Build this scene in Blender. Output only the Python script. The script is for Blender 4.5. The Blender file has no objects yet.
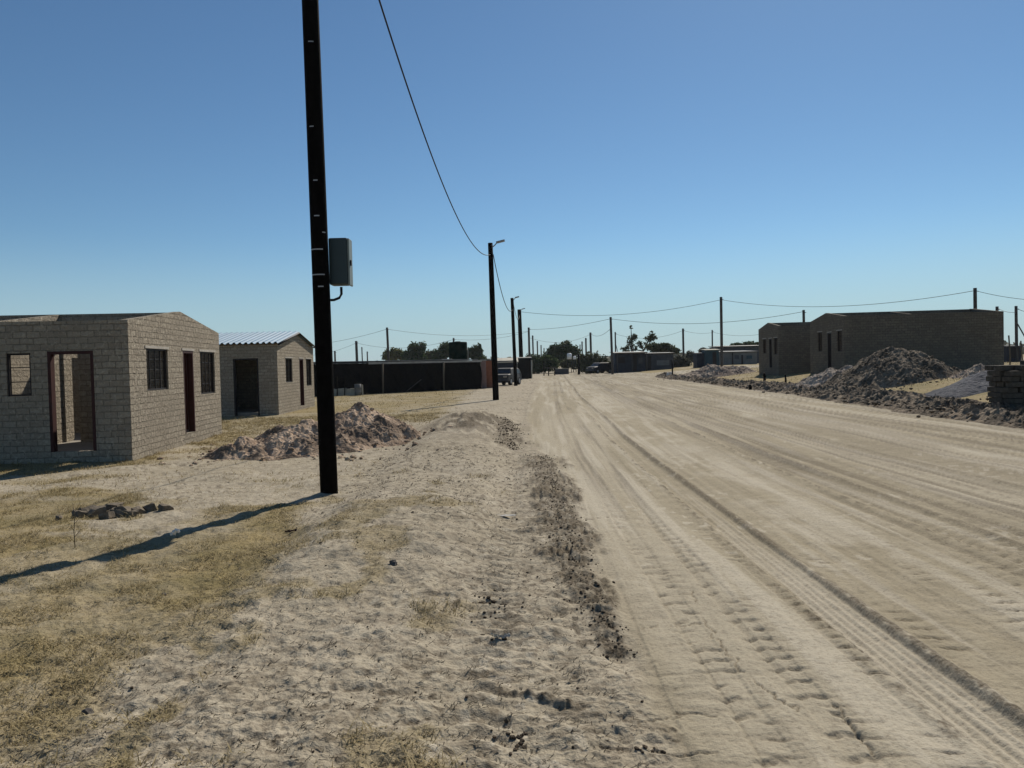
import bpy, bmesh, math, random
import numpy as np
from mathutils import Vector, Matrix
R = math.radians
rng = np.random.default_rng(7)
random.seed(7)
S = bpy.context.scene
COL = S.collection

# ------------------------------------------------------------------ camera geometry (used only to survey positions)
F = 770.0; PIT = math.atan(19/770.); ROLL = R(1.4); CZ = 1.6
_f = np.array([0, math.cos(PIT), -math.sin(PIT)]); _r0 = np.array([1., 0, 0]); _u0 = np.cross(_r0, _f)
_r = math.cos(ROLL)*_r0 - math.sin(ROLL)*_u0; _u = math.sin(ROLL)*_r0 + math.cos(ROLL)*_u0
def at(px, py, Y):
    d = _f + (px-512)/F*_r - (py-384)/F*_u
    return np.array([0, 0, CZ]) + d*Y/d[1]
def gnd(px, py, z=0.0):
    d = _f + (px-512)/F*_r - (py-384)/F*_u
    return np.array([0, 0, CZ]) + d*(z-CZ)/d[2]

# ------------------------------------------------------------------ noise
def _hash(ix, iy, seed):
    h = (ix.astype(np.int64)*374761393 + iy.astype(np.int64)*668265263 + seed*1442695041) & 0xffffffff
    h = ((h ^ (h >> 13))*1274126177) & 0xffffffff
    h = ((h ^ (h >> 16))*2246822519) & 0xffffffff
    return ((h ^ (h >> 15)) & 0xffffff)/float(0xffffff)
def vn(x, y, seed=0):
    x = np.asarray(x, float); y = np.asarray(y, float)
    ix = np.floor(x); iy = np.floor(y); fx = x-ix; fy = y-iy
    fx = fx*fx*fx*(fx*(fx*6-15)+10); fy = fy*fy*fy*(fy*(fy*6-15)+10)
    a = _hash(ix, iy, seed); b = _hash(ix+1, iy, seed); c = _hash(ix, iy+1, seed); d = _hash(ix+1, iy+1, seed)
    return (a+(b-a)*fx)+((c+(d-c)*fx)-(a+(b-a)*fx))*fy      # 0..1
def fbm(x, y, seed=0, o=4, g=.5):
    s = 0; a = 1; t = 0
    for k in range(o):
        c_, s_ = math.cos(k*1.1), math.sin(k*1.1)
        s = s + a*vn((x*c_-y*s_)*2**k, (x*s_+y*c_)*2**k, seed+k*17); t += a; a *= g
    return s/t
def ridge(x, y, seed=0, o=4):
    s = 0; a = 1; t = 0
    for k in range(o):
        s = s + a*(1-np.abs(2*vn(x*2**k, y*2**k, seed+k*31)-1)); t += a; a *= .5
    return s/t
def ss(a, b, x):
    t = np.clip((np.asarray(x, float)-a)/(b-a), 0, 1); return t*t*(3-2*t)

# ------------------------------------------------------------------ terrain
def xe(y):  return np.interp(y, [0, 13, 27, 45, 62, 72], [8.5, 8.7, 10.2, 11.0, 11.9, 13.5])   # right edge of the road
def xl(y):  return np.interp(y, [0, 3.2, 4.4, 5.2, 7, 12, 14, 20, 35, 60, 100, 200], [.75, .72, .64, .60, .66, .66, .45, .35, .85, 2.0, 3.6, 7])  # left edge
def cc(y):  return np.interp(y, [0, 13, 23, 35, 57, 90, 140], [0, .15, .5, 1.0, 2.2, 4.0, 7.0])           # drift of the wheel lanes
def base_z(x, y):
    x = np.asarray(x, float); y = np.asarray(y, float)
    e = xe(y)
    z = .3*ss(2.5, e, x)
    w = 4.5+np.maximum(0, y-30)*.16
    z = z + .55*ss(0, 1, (x-e-.2)/w)*ss(6, 14, y)
    far = ss(70, 110, y)
    z = z*(1-far) + far*(.85*ss(6, 30, x)+.12)
    z = z + (.13+.07*np.sin(y*.9+1))*ss(.15, -.9, x)*ss(-2.35, -1.5, x)*ss(1.5, 3, y)*(1-ss(22, 30, y))
    z = z + .33*np.exp(-((x+.95)/.85)**2-((y-18.2)/2.2)**2)
    z = z + .10*np.exp(-((x+1.7)/1.6)**2-((y-21)/4.5)**2)
    return z
def gz(x, y): return float(base_z(x, y))
def road_mask(x, y):
    wob = (fbm(x*.0+3, y*.6, 5, 3)-.5)*.35
    e1 = xl(y)+wob; e2 = xe(y)+(fbm(y*.5, x*0+9, 8, 3)-.5)*.5
    m = (ss(e1-.06, e1+.1, x))*(1-ss(e2-.1, e2+.25, x))*ss(-200, -190, y)*(1-ss(112, 116, y))
    cy = 80+(x-18)*.25
    br = ss(cy-9, cy-7.5, y)*(1-ss(cy+5, cy+7, y))*ss(9, 11, x)
    return np.clip(np.maximum(m, br), 0, 1)

TR = []   # wheel tracks: x0, half width, depth, kind, strength
TR += [(2.0, .15, .028, 'rib', 1.), (3.85, .16, .018, 'lug', 1.), (5.2, .15, .02, 'lug', .6), (1.34, .07, .014, 'lug', 1.), 
       (.97, .08, .014, 'lug', 1.), (3.45, .1, .01, 'lug', .5), (6.4, .16, .015, 'rib', .6), (7.3, .14, .012, 'lug', .6), (4.5, .12, .012, 'lug', .7), (4.15, .1, .012, 'lug', .8)]
def relief(x, y, sp):
    """fine relief (m), dark mask (fresh soil, painted rut shadow), grass mask; sp = sample spacing for fading what the grid cannot carry"""
    def fd(wl): return np.clip(wl/(2.2*sp)-.6, 0, 1)
    road = road_mask(x, y)
    z = np.zeros_like(x); dark = np.zeros_like(x); pale = np.zeros_like(x)
    md = np.exp(-((x+.95)/1.0)**2-((y-18.2)/2.6)**2)
    xr = x-cc(y)
    # -- grass
    gb = -1.95+(fbm(x*0+1, y*.7, 41, 3)-.5)*.9 - .25*ss(7, 10, y)
    g = ss(gb+.15, gb-.25, x)
    patch = fbm(x*.55, y*.4, 51, 4)
    g = g*(1-.9*ss(.47, .57, fbm(x*.35+7, y*.7+3, 55, 4))*ss(6.0, 8, y)*(1-ss(16, 22, y)))
    g = g*(1-.25*ss(.55, .65, fbm(x*1.6, y*1.9, 56, 4)))
    g = g*(.6+.4*ss(.33, .5, patch))
    sand = ss(-6.6, -4.4, x)*ss(9.8, 11, y)*(1-ss(21, 24, y))*.85           # bare sand by the pole and round the heap
    sand = np.maximum(sand, ss(-3.0-(y-24)*.05, -1.6, x)*ss(20, 24, y)*.95)
    g = g*(1-sand*ss(.25, .55, fbm(x*.8, y*.8, 61, 3)+.12))
    tuft = ss(.60, .70, fbm(x*1.9, y*1.5, 77, 3))*ss(.1, -.5, x)*(1-road)*(1-ss(9, 13, y))
    g = np.maximum(g, tuft*.55)
    e = xe(y)
    gr = ss(e+.9, e+2.0, x)*ss(.26, .44, fbm(x*.35, y*.25, 66, 3)+.08)
    g = np.maximum(g, gr)*(1-road)
    g = np.where(y > 24, g*1.0, g)
    # -- off road
    off = 1-road
    verge = off*ss(-2.6, -1.7, x)*(1-ss(1, 3, x))
    n1 = fbm(x*1.1, y*1.0, 1, 3)-.5; n2 = fbm(x*5.0, y*5.5, 2, 3)-.5; n3 = ridge(x*11, y*13, 3, 3)-.5; n4 = fbm(x*30, y*36, 4, 3)-.5
    z += off*(n1*.10*fd(.8) + n2*.066*fd(.2) + n3*.020*fd(.09)+ n4*.012*fd(.033))
    pits = ss(.66, .84, vn(x*7.4, y*7.6, 9))
    z -= verge*pits*.008*fd(.12)
    z += .05*np.exp(-(((x+2.4)/.22)**2+((y-9.75)/.3)**2))
    z += off*md*(ridge(x*3.2, y*2.4, 81, 4)-.5)*.28
    dark = np.maximum(dark, off*md*1.5*ss(.38, .54, fbm(x*3.0, y*2.2, 82, 4)))
    # -- road surface
    r1 = fbm(x*.8, y*.35, 11, 3)-.5; r2 = fbm(x*6, y*3, 12, 4)-.5
    z += road*(r1*.05+r2*.008*fd(.15))
    streak = fbm(xr*5., y*.22, 14, 4); streak2 = fbm(xr*1.6, y*.10, 15, 3)
    z += road*(streak-.5)*.030*fd(.4)
    rough = ss(2.6, 4.4, xr)                                                # the right half of the road is more churned
    z += road*rough*((ridge(xr*7, y*2.2, 19, 3)-.5)*.012)*fd(.2)
    for x0, hw, dp, kind, st in TR:
        wv = x0+(fbm(x*0, y*.12, int(x0*100), 2)-.5)*.12; kn = 1. if hw > .13 else .15
        d = xr-wv; ad = np.abs(d)
        live = st*(.75+.25*ss(.35, .6, fbm(x*0+x0, y*.5, 23, 2)))
        ins = 1-ss(hw*.85, hw*1.1, ad)
        z -= road*ins*dp*live*(.5+.5*kn)
        berm = np.exp(-((ad-hw*1.25)/(hw*.32))**2)
        cl = fbm(x*34, y*30, 24, 3)
        z += road*berm*(.010+.014*cl*fd(.05))*live*kn*(1+.5*(d > 0)*(kn > .9))
        dark = np.maximum(dark, road*berm*live*kn*ss(.34, .56, fbm(x*22, y*11, 25, 3)*.8+.20*(d > 0))*.95)  # dark berm soil, painted darker on the right as the ridge's shadow
        if kind == 'rib':
            z += road*ins*.005*np.cos(2*math.pi*d/.058)*live*fd(.25)
            ph = y/.085
        else:
            ph = y/.17+ad*2.2+.3*np.sin(y*3)
            lug = ss(.72, .97, np.cos(2*math.pi*ph)*.5+.5)*ss(.3, .5, vn(x*9, y*7, 26))
            band = np.exp(-((ad-hw*.6)/(hw*.75))**2)
            z -= road*band*lug*.018*live*fd(.16)
            dark = np.maximum(dark, road*band*lug*live*.75*fd(.14))
            dark = np.maximum(dark, road*band*live*.7*(1-fd(.17))*ss(.4, .6, streak))
    # scalloped crumbs left by the wheels beside the ribbed track
    for x0 in (2.34, 1.74, 1.06, 1.42, 3.1, 2.9, 4.2, 5.0):
        d = xr-x0+(vn(y*1.1, x*0, int(x0*70))-.5)*.12; arc = np.cos(2*math.pi*(y/.155+d*1.6+2.2*vn(y*.9, x*.5, 71)))
        sc = ss(.66, .97, arc)*np.exp(-(d/.075)**2)*ss(.33, .5, vn(x*2+9, y*2.3, int(x0*50)))
        nr = .45 if x0 < 1.5 else 1.
        sc = sc*np.where(x0 < 1.5, ss(.40, .62, fbm(x*5, y*2.6, int(x0*90), 3)), 1.)
        z -= road*sc*.014*nr*fd(.1); dark = np.maximum(dark, road*sc*(1. if nr == 1 else .7)*fd(.1))
    # cross-wise tread dashes and long thin streaks over the churned part
    da = ss(.56, .66, fbm(xr*3.4, y*13, 83, 3))*ss(.42, .60, fbm(xr*1.9, y*.35, 84, 3))
    dz = road*(.30+.70*rough)*da
    z -= dz*.010*fd(.1); dark = np.maximum(dark, dz*.85*fd(.06)); dark = np.maximum(dark, road*rough*.25*(1-fd(.06))*ss(.45, .6, fbm(xr*1.9, y*.35, 84, 3)))
    fs = ss(.52, .68, fbm(xr*11, y*.16, 85, 3)); dark = np.maximum(dark, road*(.25+.75*rough)*fs*.6)
    z -= road*fs*.008
    # cracks in the hard crust
    for pts, wd in (([(690,590),(716,640),(760,690),(800,712)], .006), ([(838,705),(852,728),(868,742),(884,770)], .008), ([(640,720),(680,712),(712,716)], .012), ([(575,520),(640,512)], .012), ([(600,741),(650,748),(712,752)], .014), ([(640,628),(700,622)], .010)):
        P = [gnd(*p)[:2] for p in pts]
        dm = np.full_like(x, 9.)
        jx = (fbm(x*14, y*14, 31, 4)-.5)*.09; jy = (fbm(x*14+5, y*14, 32, 4)-.5)*.09
        sel = (y < 9) & (np.abs(x) < 6) & (y > 1)
        for a, b in zip(P[:-1], P[1:]):
            ab = b-a; t = np.clip(((x+jx-a[0])*ab[0]+(y+jy-a[1])*ab[1])/(ab@ab), 0, 1)
            dm = np.where(sel, np.minimum(dm, np.hypot(x+jx-a[0]-t*ab[0], y+jy-a[1]-t*ab[1])), dm)
        k = np.exp(-(dm/(wd*.75))**2)*ss(.12, .3, vn(x*6, y*6, 38)); z -= k*.012; dark = np.maximum(dark, k*.85)
    # fresh dark soil pushed up along the left edge of the road
    for (x0, y0, x1, y1, w, h) in ((.50, 13., .49, 9.2, .30, .08), (.49, 9.2, .47, 6.6, .25, .06), (.47, 6.6, .50, 5.0, .14, .05), (.50, 5.0, .56, 4.3, .09, .03), (-.15, 20.5, -.05, 14.5, .22, .10), (.62, 3.35, .66, 3.25, .05, .02), (-.1, 3.75, .25, 3.55, .05, .04)):
        a = np.array([x0, y0]); ab = np.array([x1-x0, y1-y0]); L = ab@ab
        t = np.clip(((x-a[0])*ab[0]+(y-a[1])*ab[1])/L, 0, 1)
        d = np.hypot(x-a[0]-t*ab[0], (y-a[1]-t*ab[1]))
        m = ss(w*1.3, w*.55, d+(fbm(x*3, y*2, 33, 4)-.5)*w*1.9)
        z += m*h*(.2+1.2*ridge(x*14, y*12, 34, 4)-.5)*.9+m*(fbm(x*40, y*36, 36, 2)-.5)*.03*fd(.03)
        dark = np.maximum(dark, m*(.45+.65*ss(.40, .56, fbm(x*16, y*14, 35, 4))))
    # wheel track in the verge sand
    xv = np.interp(y, [0, 5, 9, 19, 35, 60], [-.22, -.18, -.12, .10, .55, 1.7])
    d = x-xv; ins = 1-ss(.06, .24, np.abs(d))
    z = z*(1-.5*ins*off) - .022*ins*off*ss(2, 5, y)
    z += off*ins*.012*np.cos(2*math.pi*(y/.16+np.abs(d)*3))*fd(.16)
    # dark specks and damp patches in the verge
    sp_ = ss(.78, .86, vn(x*17, y*19.0, 91))*ss(.5, .62, fbm(x*.9, y*.7, 92, 3))
    dark = np.maximum(dark, off*(1-g)*sp_*.8)
    dark = np.maximum(dark, off*(1-g)*.45*ss(.57, .66, fbm(x*13, y*17, 94, 4))*ss(.40, .56, fbm(x*.9, y*.8, 96, 3))*ss(-2.8, -1.2, x))
    # soft dark shoulder along the right of the road
    dR = x-(e+.35)
    dark = np.maximum(dark, np.exp(-(dR/.7)**2)*ss(8, 14, y)*ss(.3, .55, fbm(x*1.5, y*1., 95, 3)+.1)*(1-ss(60, 72, y)))
    # pale, polished crust
    pale = road*(.5*ss(.45, .66, streak2)+.7*ss(.54, .68, streak)) + road*.7*np.exp(-((xr-2.75)/.42)**2)*ss(.38, .6, fbm(x*2.2, y*1.3, 97, 3))
    pale = np.maximum(pale, .9*ss(.74, .80, vn(x*16, y*11, 98))*ss(.5, .7, fbm(x*1.2, y*1.2, 99, 2))*(y < 14))
    return z, np.clip(dark, 0, 1), np.clip(g, 0, 1), np.clip(pale, 0, 1), road

# ------------------------------------------------------------------ mesh helpers
def mesh_np(name, V, Fq, mat=None, smooth=False, parent=None, attrs=None):
    me = bpy.data.meshes.new(name)
    V = np.asarray(V, np.float32); Fq = np.asarray(Fq, np.int32); n = Fq.shape[1]
    me.vertices.add(len(V)); me.vertices.foreach_set('co', V.ravel())
    me.loops.add(Fq.size); me.loops.foreach_set('vertex_index', Fq.ravel())
    me.polygons.add(len(Fq)); me.polygons.foreach_set('loop_start', np.arange(0, Fq.size, n, dtype=np.int32))
    me.polygons.foreach_set('use_smooth', np.full(len(Fq), smooth))
    me.update(calc_edges=True)
    if attrs:
        for k, a in attrs.items():
            at_ = me.color_attributes.new(k, 'FLOAT_COLOR', 'POINT')
            at_.data.foreach_set('color', np.asarray(a, np.float32).ravel())
    o = bpy.data.objects.new(name, me); COL.objects.link(o)
    if mat: me.materials.append(mat)
    if parent: o.parent = parent
    return o
class MB:
    """collects shapes with wall-space uvs, then links them as one mesh object"""
    def __init__(s): s.bm = bmesh.new(); s.uv = s.bm.loops.layers.uv.new('UVMap')
    def face(s, pts, uvs=None):
        vs = [s.bm.verts.new(p) for p in pts]
        f = s.bm.faces.new(vs)
        if uvs:
            for l, q in zip(f.loops, uvs): l[s.uv].uv = q
        return f
    def box(s, c, d, rot=None, bev=0, taper=1.0):
        m = Matrix.Translation(c) @ (rot if rot is not None else Matrix.Identity(4))
        hx, hy, hz = d[0]/2, d[1]/2, d[2]/2
        vs = []
        for k in (-1, 1):
            t = taper if k > 0 else 1
            for i, j in ((-1, -1), (1, -1), (1, 1), (-1, 1)):
                vs.append(s.bm.verts.new(m @ Vector((i*hx*t, j*hy*t, k*hz))))
        fs = []
        for q in ((0, 3, 2, 1), (4, 5, 6, 7), (0, 1, 5, 4), (1, 2, 6, 5), (2, 3, 7, 6), (3, 0, 4, 7)):
            fs.append(s.bm.faces.new([vs[a] for a in q]))
        if bev:
            es = list({e for f in fs for e in f.edges})
            bmesh.ops.bevel(s.bm, geom=es, offset=bev, segments=2, affect='EDGES', profile=.6)
        return s
    def tube(s, pts, rad, n=8, cap=True):
        rings = []
        pts = [Vector(p) for p in pts]
        if not hasattr(rad, '__len__'): rad = [rad]*len(pts)
        for i, p in enumerate(pts):
            t = (pts[min(i+1, len(pts)-1)]-pts[max(i-1, 0)]).normalized()
            a = t.cross(Vector((0, 0, 1)) if abs(t.z) < .9 else Vector((0, 1, 0))).normalized(); b = t.cross(a)
            rings.append([s.bm.verts.new(p+a*rad[i]*math.cos(2*math.pi*k/n)+b*rad[i]*math.sin(2*math.pi*k/n)) for k in range(n)])
        for A, B in zip(rings[:-1], rings[1:]):
            for k in range(n):
                f = s.bm.faces.new((A[k], A[(k+1) % n], B[(k+1) % n], B[k])); f.smooth = True
        if cap:
            s.bm.faces.new(rings[0]); s.bm.faces.new(rings[-1])
        return s
    def build(s, name, mat, parent=None, smooth=False):
        bmesh.ops.recalc_face_normals(s.bm, faces=s.bm.faces)
        me = bpy.data.meshes.new(name); s.bm.to_mesh(me); s.bm.free()
        if smooth:
            me.polygons.foreach_set('use_smooth', [True]*len(me.polygons))
        me.materials.append(mat)
        o = bpy.data.objects.new(name, me); COL.objects.link(o)
        if parent: o.parent = parent
        return o
def empty(name, loc, rz=0):
    o = bpy.data.objects.new(name, None); COL.objects.link(o); o.location = loc; o.rotation_euler.z = rz
    o.empty_display_size = .2
    return o
def tag(o, label=None, cat=None, group=None, kind=None):
    if label: o['label'] = label
    if cat: o['category'] = cat
    if group: o['group'] = group
    if kind: o['kind'] = kind
    return o
def copy_tree(o, parent=None):
    c = o.copy(); COL.objects.link(c); c.parent = parent
    for ch in [k for k in bpy.data.objects if k.parent == o]: copy_tree(ch, c)
    return c

# ------------------------------------------------------------------ materials
def mat(name):
    m = bpy.data.materials.new(name); m.use_nodes = True
    nt = m.node_tree; return m, nt, nt.nodes['Principled BSDF']
def nd(nt, t, **kw):
    n = nt.nodes.new(t)
    for k, v in kw.items():
        if k.startswith('i_'):
            key = k[2:].replace('_', ' ')
            n.inputs[key].default_value = v
        else: setattr(n, k, v)
    return n
def mixc(nt, fac, a, b, blend='MIX'):
    n = nd(nt, 'ShaderNodeMix', data_type='RGBA', blend_type=blend)
    for sock, v in ((n.inputs[0], fac), (n.inputs[6], a), (n.inputs[7], b)):
        if hasattr(v, 'is_linked') or hasattr(v, 'links'): nt.links.new(v, sock)
        else: sock.default_value = v if not isinstance(v, tuple) else (*v, 1)
    return n.outputs[2]
def ramp(nt, src, a, b, c0=0., c1=1.):
    n = nd(nt, 'ShaderNodeMapRange'); nt.links.new(src, n.inputs[0])
    n.inputs[1].default_value = a; n.inputs[2].default_value = b; n.inputs[3].default_value = c0; n.inputs[4].default_value = c1
    return n.outputs[0]
def noise(nt, vec, sc, det=4, rough=.55):
    n = nd(nt, 'ShaderNodeTexNoise'); n.inputs['Scale'].default_value = sc; n.inputs['Detail'].default_value = det; n.inputs['Roughness'].default_value = rough
    if vec is not None: nt.links.new(vec, n.inputs['Vector'])
    return n.outputs['Fac']
def bump(nt, h, st, dist, prev=None):
    n = nd(nt, 'ShaderNodeBump'); n.inputs['Strength'].default_value = st; n.inputs['Distance'].default_value = dist
    nt.links.new(h, n.inputs['Height'])
    if prev: nt.links.new(prev, n.inputs['Normal'])
    return n.outputs["Normal"]
def simple(name, c, rough=.8, metal=0., var=.25, sc=6., bmp=0., bsc=40., spec=.3, c2=None):
    m, nt, b = mat(name); tc = nd(nt, 'ShaderNodeTexCoord')
    f = noise(nt, tc.outputs['Object'], sc, 5, .6)
    c2 = c2 or tuple(x*(1-var) for x in c)
    col = mixc(nt, ramp(nt, f, .35, .65), c2, c)
    nt.links.new(col, b.inputs['Base Color']); b.inputs['Roughness'].default_value = rough; b.inputs['Metallic'].default_value = metal
    b.inputs['Specular IOR Level'].default_value = spec
    if bmp: nt.links.new(bump(nt, noise(nt, tc.outputs['Object'], bsc, 4), 1., bmp), b.inputs['Normal'])
    return m

def ground_mat():
    m, nt, b = mat('sandy_soil'); tc = nd(nt, 'ShaderNodeTexCoord'); P = tc.outputs['Object']
    A = nd(nt, 'ShaderNodeVertexColor', layer_name='Mask'); sp = nd(nt, 'ShaderNodeSeparateColor'); nt.links.new(A.outputs['Color'], sp.inputs[0])
    dark, grass, pale = sp.outputs[0], sp.outputs[1], sp.outputs[2]
    road = A.outputs['Alpha']
    n_f = noise(nt, P, 45, 5, .65); n_m = noise(nt, P, 5, 5, .6); n_l = noise(nt, P, .5, 4, .55); n_g = noise(nt, P, 160, 3, .6)
    sand = mixc(nt, ramp(nt, n_m, .35, .68), (.30, .258, .192), (.45, .395, .30))
    roadc = mixc(nt, ramp(nt, n_m, .3, .7), (.275, .236, .162), (.365, .315, .222))
    col = mixc(nt, road, sand, roadc)
    col = mixc(nt, ramp(nt, n_l, .35, .65, 0, .35), col, (.27, .225, .145))
    col = mixc(nt, ramp(nt, pale, 0, 1, 0, .75), col, (.46, .41, .32))
    n_k = noise(nt, P, 17, 5, .62)
    offr = nd(nt, 'ShaderNodeMath', operation='MULTIPLY_ADD'); nt.links.new(road, offr.inputs[0]); offr.inputs[1].default_value = -.75; offr.inputs[2].default_value = 1
    spk = nd(nt, 'ShaderNodeMath', operation='MULTIPLY'); nt.links.new(offr.outputs[0], spk.inputs[0]); nt.links.new(ramp(nt, n_k, .36, .47, .5, 0.), spk.inputs[1])
    col = mixc(nt, spk.outputs[0], col, (.12, .09, .06))
    # grain
    col = mixc(nt, ramp(nt, n_f, .33, .50, .42, 0.), col, (.13, .103, .072))
    col = mixc(nt, ramp(nt, n_g, .60, .72, 0, .35), col, (.50, .46, .38))
    # dry grass thatch colour
    gc = mixc(nt, ramp(nt, n_f, .35, .62), (.16, .12, .053), (.32, .25, .118))
    gc = mixc(nt, ramp(nt, n_m, .45, .62, 0, .45), gc, (.27, .22, .14))
    gc = mixc(nt, ramp(nt, noise(nt, P, 1.1, 5), .44, .62, 0, .7), gc, (.16, .13, .052))
    col = mixc(nt, ramp(nt, grass, .1, .9, 0, .92), col, gc)
    dm = nd(nt, 'ShaderNodeMath', operation='MULTIPLY'); nt.links.new(dark, dm.inputs[0]); nt.links.new(ramp(nt, n_f, .25, .6, 1.1, .55), dm.inputs[1])
    col = mixc(nt, dm.outputs[0], col, (.066, .048, .030))
    nt.links.new(col, b.inputs['Base Color']); b.inputs['Roughness'].default_value = .95; b.inputs['Specular IOR Level'].default_value = .12
    nb = bump(nt, n_m, .5, .045)
    nb = bump(nt, n_k, .9, .020, nb); nt.links.new(offr.outputs[0], nb.node.inputs['Strength'])
    nb = bump(nt, n_f, .8, .008, nb)
    nb = bump(nt, n_g, .5, .004, nb)
    nt.links.new(nb, b.inputs['Normal'])
    return m
def brick_mat(name, ca, cb, cm, bw=.235, rh=.115):
    m, nt, b = mat(name); tc = nd(nt, 'ShaderNodeTexCoord')
    P = tc.outputs['Object']
    wob = nd(nt, 'ShaderNodeTexNoise'); wob.inputs['Scale'].default_value = 6; wob.inputs['Detail'].default_value = 3; nt.links.new(P, wob.inputs['Vector'])
    vs = nd(nt, 'ShaderNodeVectorMath', operation='SUBTRACT'); nt.links.new(wob.outputs['Color'], vs.inputs[0]); vs.inputs[1].default_value = (.5, .5, .5)
    vm = nd(nt, 'ShaderNodeVectorMath', operation='SCALE'); nt.links.new(vs.outputs[0], vm.inputs[0]); vm.inputs['Scale'].default_value = .035
    va = nd(nt, 'ShaderNodeVectorMath', operation='ADD'); nt.links.new(tc.outputs['UV'], va.inputs[0]); nt.links.new(vm.outputs[0], va.inputs[1])
    br = nd(nt, 'ShaderNodeTexBrick'); nt.links.new(va.outputs[0], br.inputs['Vector'])
    br.inputs['Scale'].default_value = 1; br.inputs['Brick Width'].default_value = bw; br.inputs['Row Height'].default_value = rh
    br.inputs['Mortar Size'].default_value = .011; br.inputs['Mortar Smooth'].default_value = .5; br.inputs['Bias'].default_value = -.1
    br.inputs['Color1'].default_value = (*ca, 1); br.inputs['Color2'].default_value = (*cb, 1); br.inputs['Mortar'].default_value = (*cm, 1)
    nf = noise(nt, P, 22, 5, .65); nl = noise(nt, P, .8, 4)
    col = mixc(nt, ramp(nt, nf, .35, .65, .0, .42), br.outputs['Color'], (.12, .105, .088))
    sm = noise(nt, P, 13, 5, .65)
    col = mixc(nt, ramp(nt, sm, .54, .66, 0, .7), col, tuple(min(1, c*1.25) for c in ca))
    col = mixc(nt, ramp(nt, nl, .4, .62, 0, .5), col, tuple(c*.62 for c in ca))
    nt.links.new(col, b.inputs['Base Color']); b.inputs['Roughness'].default_value = .95; b.inputs['Specular IOR Level'].default_value = .1
    h = nd(nt, 'ShaderNodeMath', operation='MULTIPLY'); nt.links.new(br.outputs['Fac'], h.inputs[0]); h.inputs[1].default_value = -1
    nb = bump(nt, h.outputs[0], .8, .018); nb = bump(nt, sm, 1., .07, nb); nb = bump(nt, nf, .9, .025, nb)
    nt.links.new(nb, b.inputs['Normal'])
    return m
def heap_mat(name, ca, cb, cd):
    m, nt, b = mat(name); tc = nd(nt, 'ShaderNodeTexCoord'); P = tc.outputs['Object']
    n1 = noise(nt, P, 1.6, 5, .6); n2 = noise(nt, P, 9, 5, .65); n3 = noise(nt, P, 45, 4, .6)
    col = mixc(nt, ramp(nt, n2, .35, .62), ca, cb)
    col = mixc(nt, ramp(nt, n1, .42, .58), col, mixc(nt, ramp(nt, n2, .4, .6), cd, tuple(c*1.7 for c in cd)))
    col = mixc(nt, ramp(nt, n3, .3, .5, .4, 0), col, tuple(c*.5 for c in cd))
    nt.links.new(col, b.inputs['Base Color']); b.inputs['Roughness'].default_value = .97; b.inputs['Specular IOR Level'].default_value = .1
    nb = bump(nt, n2, .9, .06); nb = bump(nt, n3, .8, .015, nb); nt.links.new(nb, b.inputs['Normal'])
    return m
def leaf_mat(name, c1, c2, tr=.25):
    m, nt, b = mat(name); g = nd(nt, 'ShaderNodeNewGeometry'); tc = nd(nt, 'ShaderNodeTexCoord')
    try: rnd = g.outputs['Random Per Island']
    except Exception: rnd = noise(nt, tc.outputs['Object'], 3)
    col = mixc(nt, rnd, c1, c2)
    nt.links.new(col, b.inputs['Base Color']); b.inputs['Roughness'].default_value = .7; b.inputs['Specular IOR Level'].default_value = .2
    tl = nd(nt, 'ShaderNodeBsdfTranslucent'); nt.links.new(col, tl.inputs['Color'])
    mx = nd(nt, 'ShaderNodeMixShader'); mx.inputs[0].default_value = tr
    nt.links.new(b.outputs[0], mx.inputs[1]); nt.links.new(tl.outputs[0], mx.inputs[2])
    nt.links.new(mx.outputs[0], nt.nodes['Material Output'].inputs['Surface'])
    return m
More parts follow.
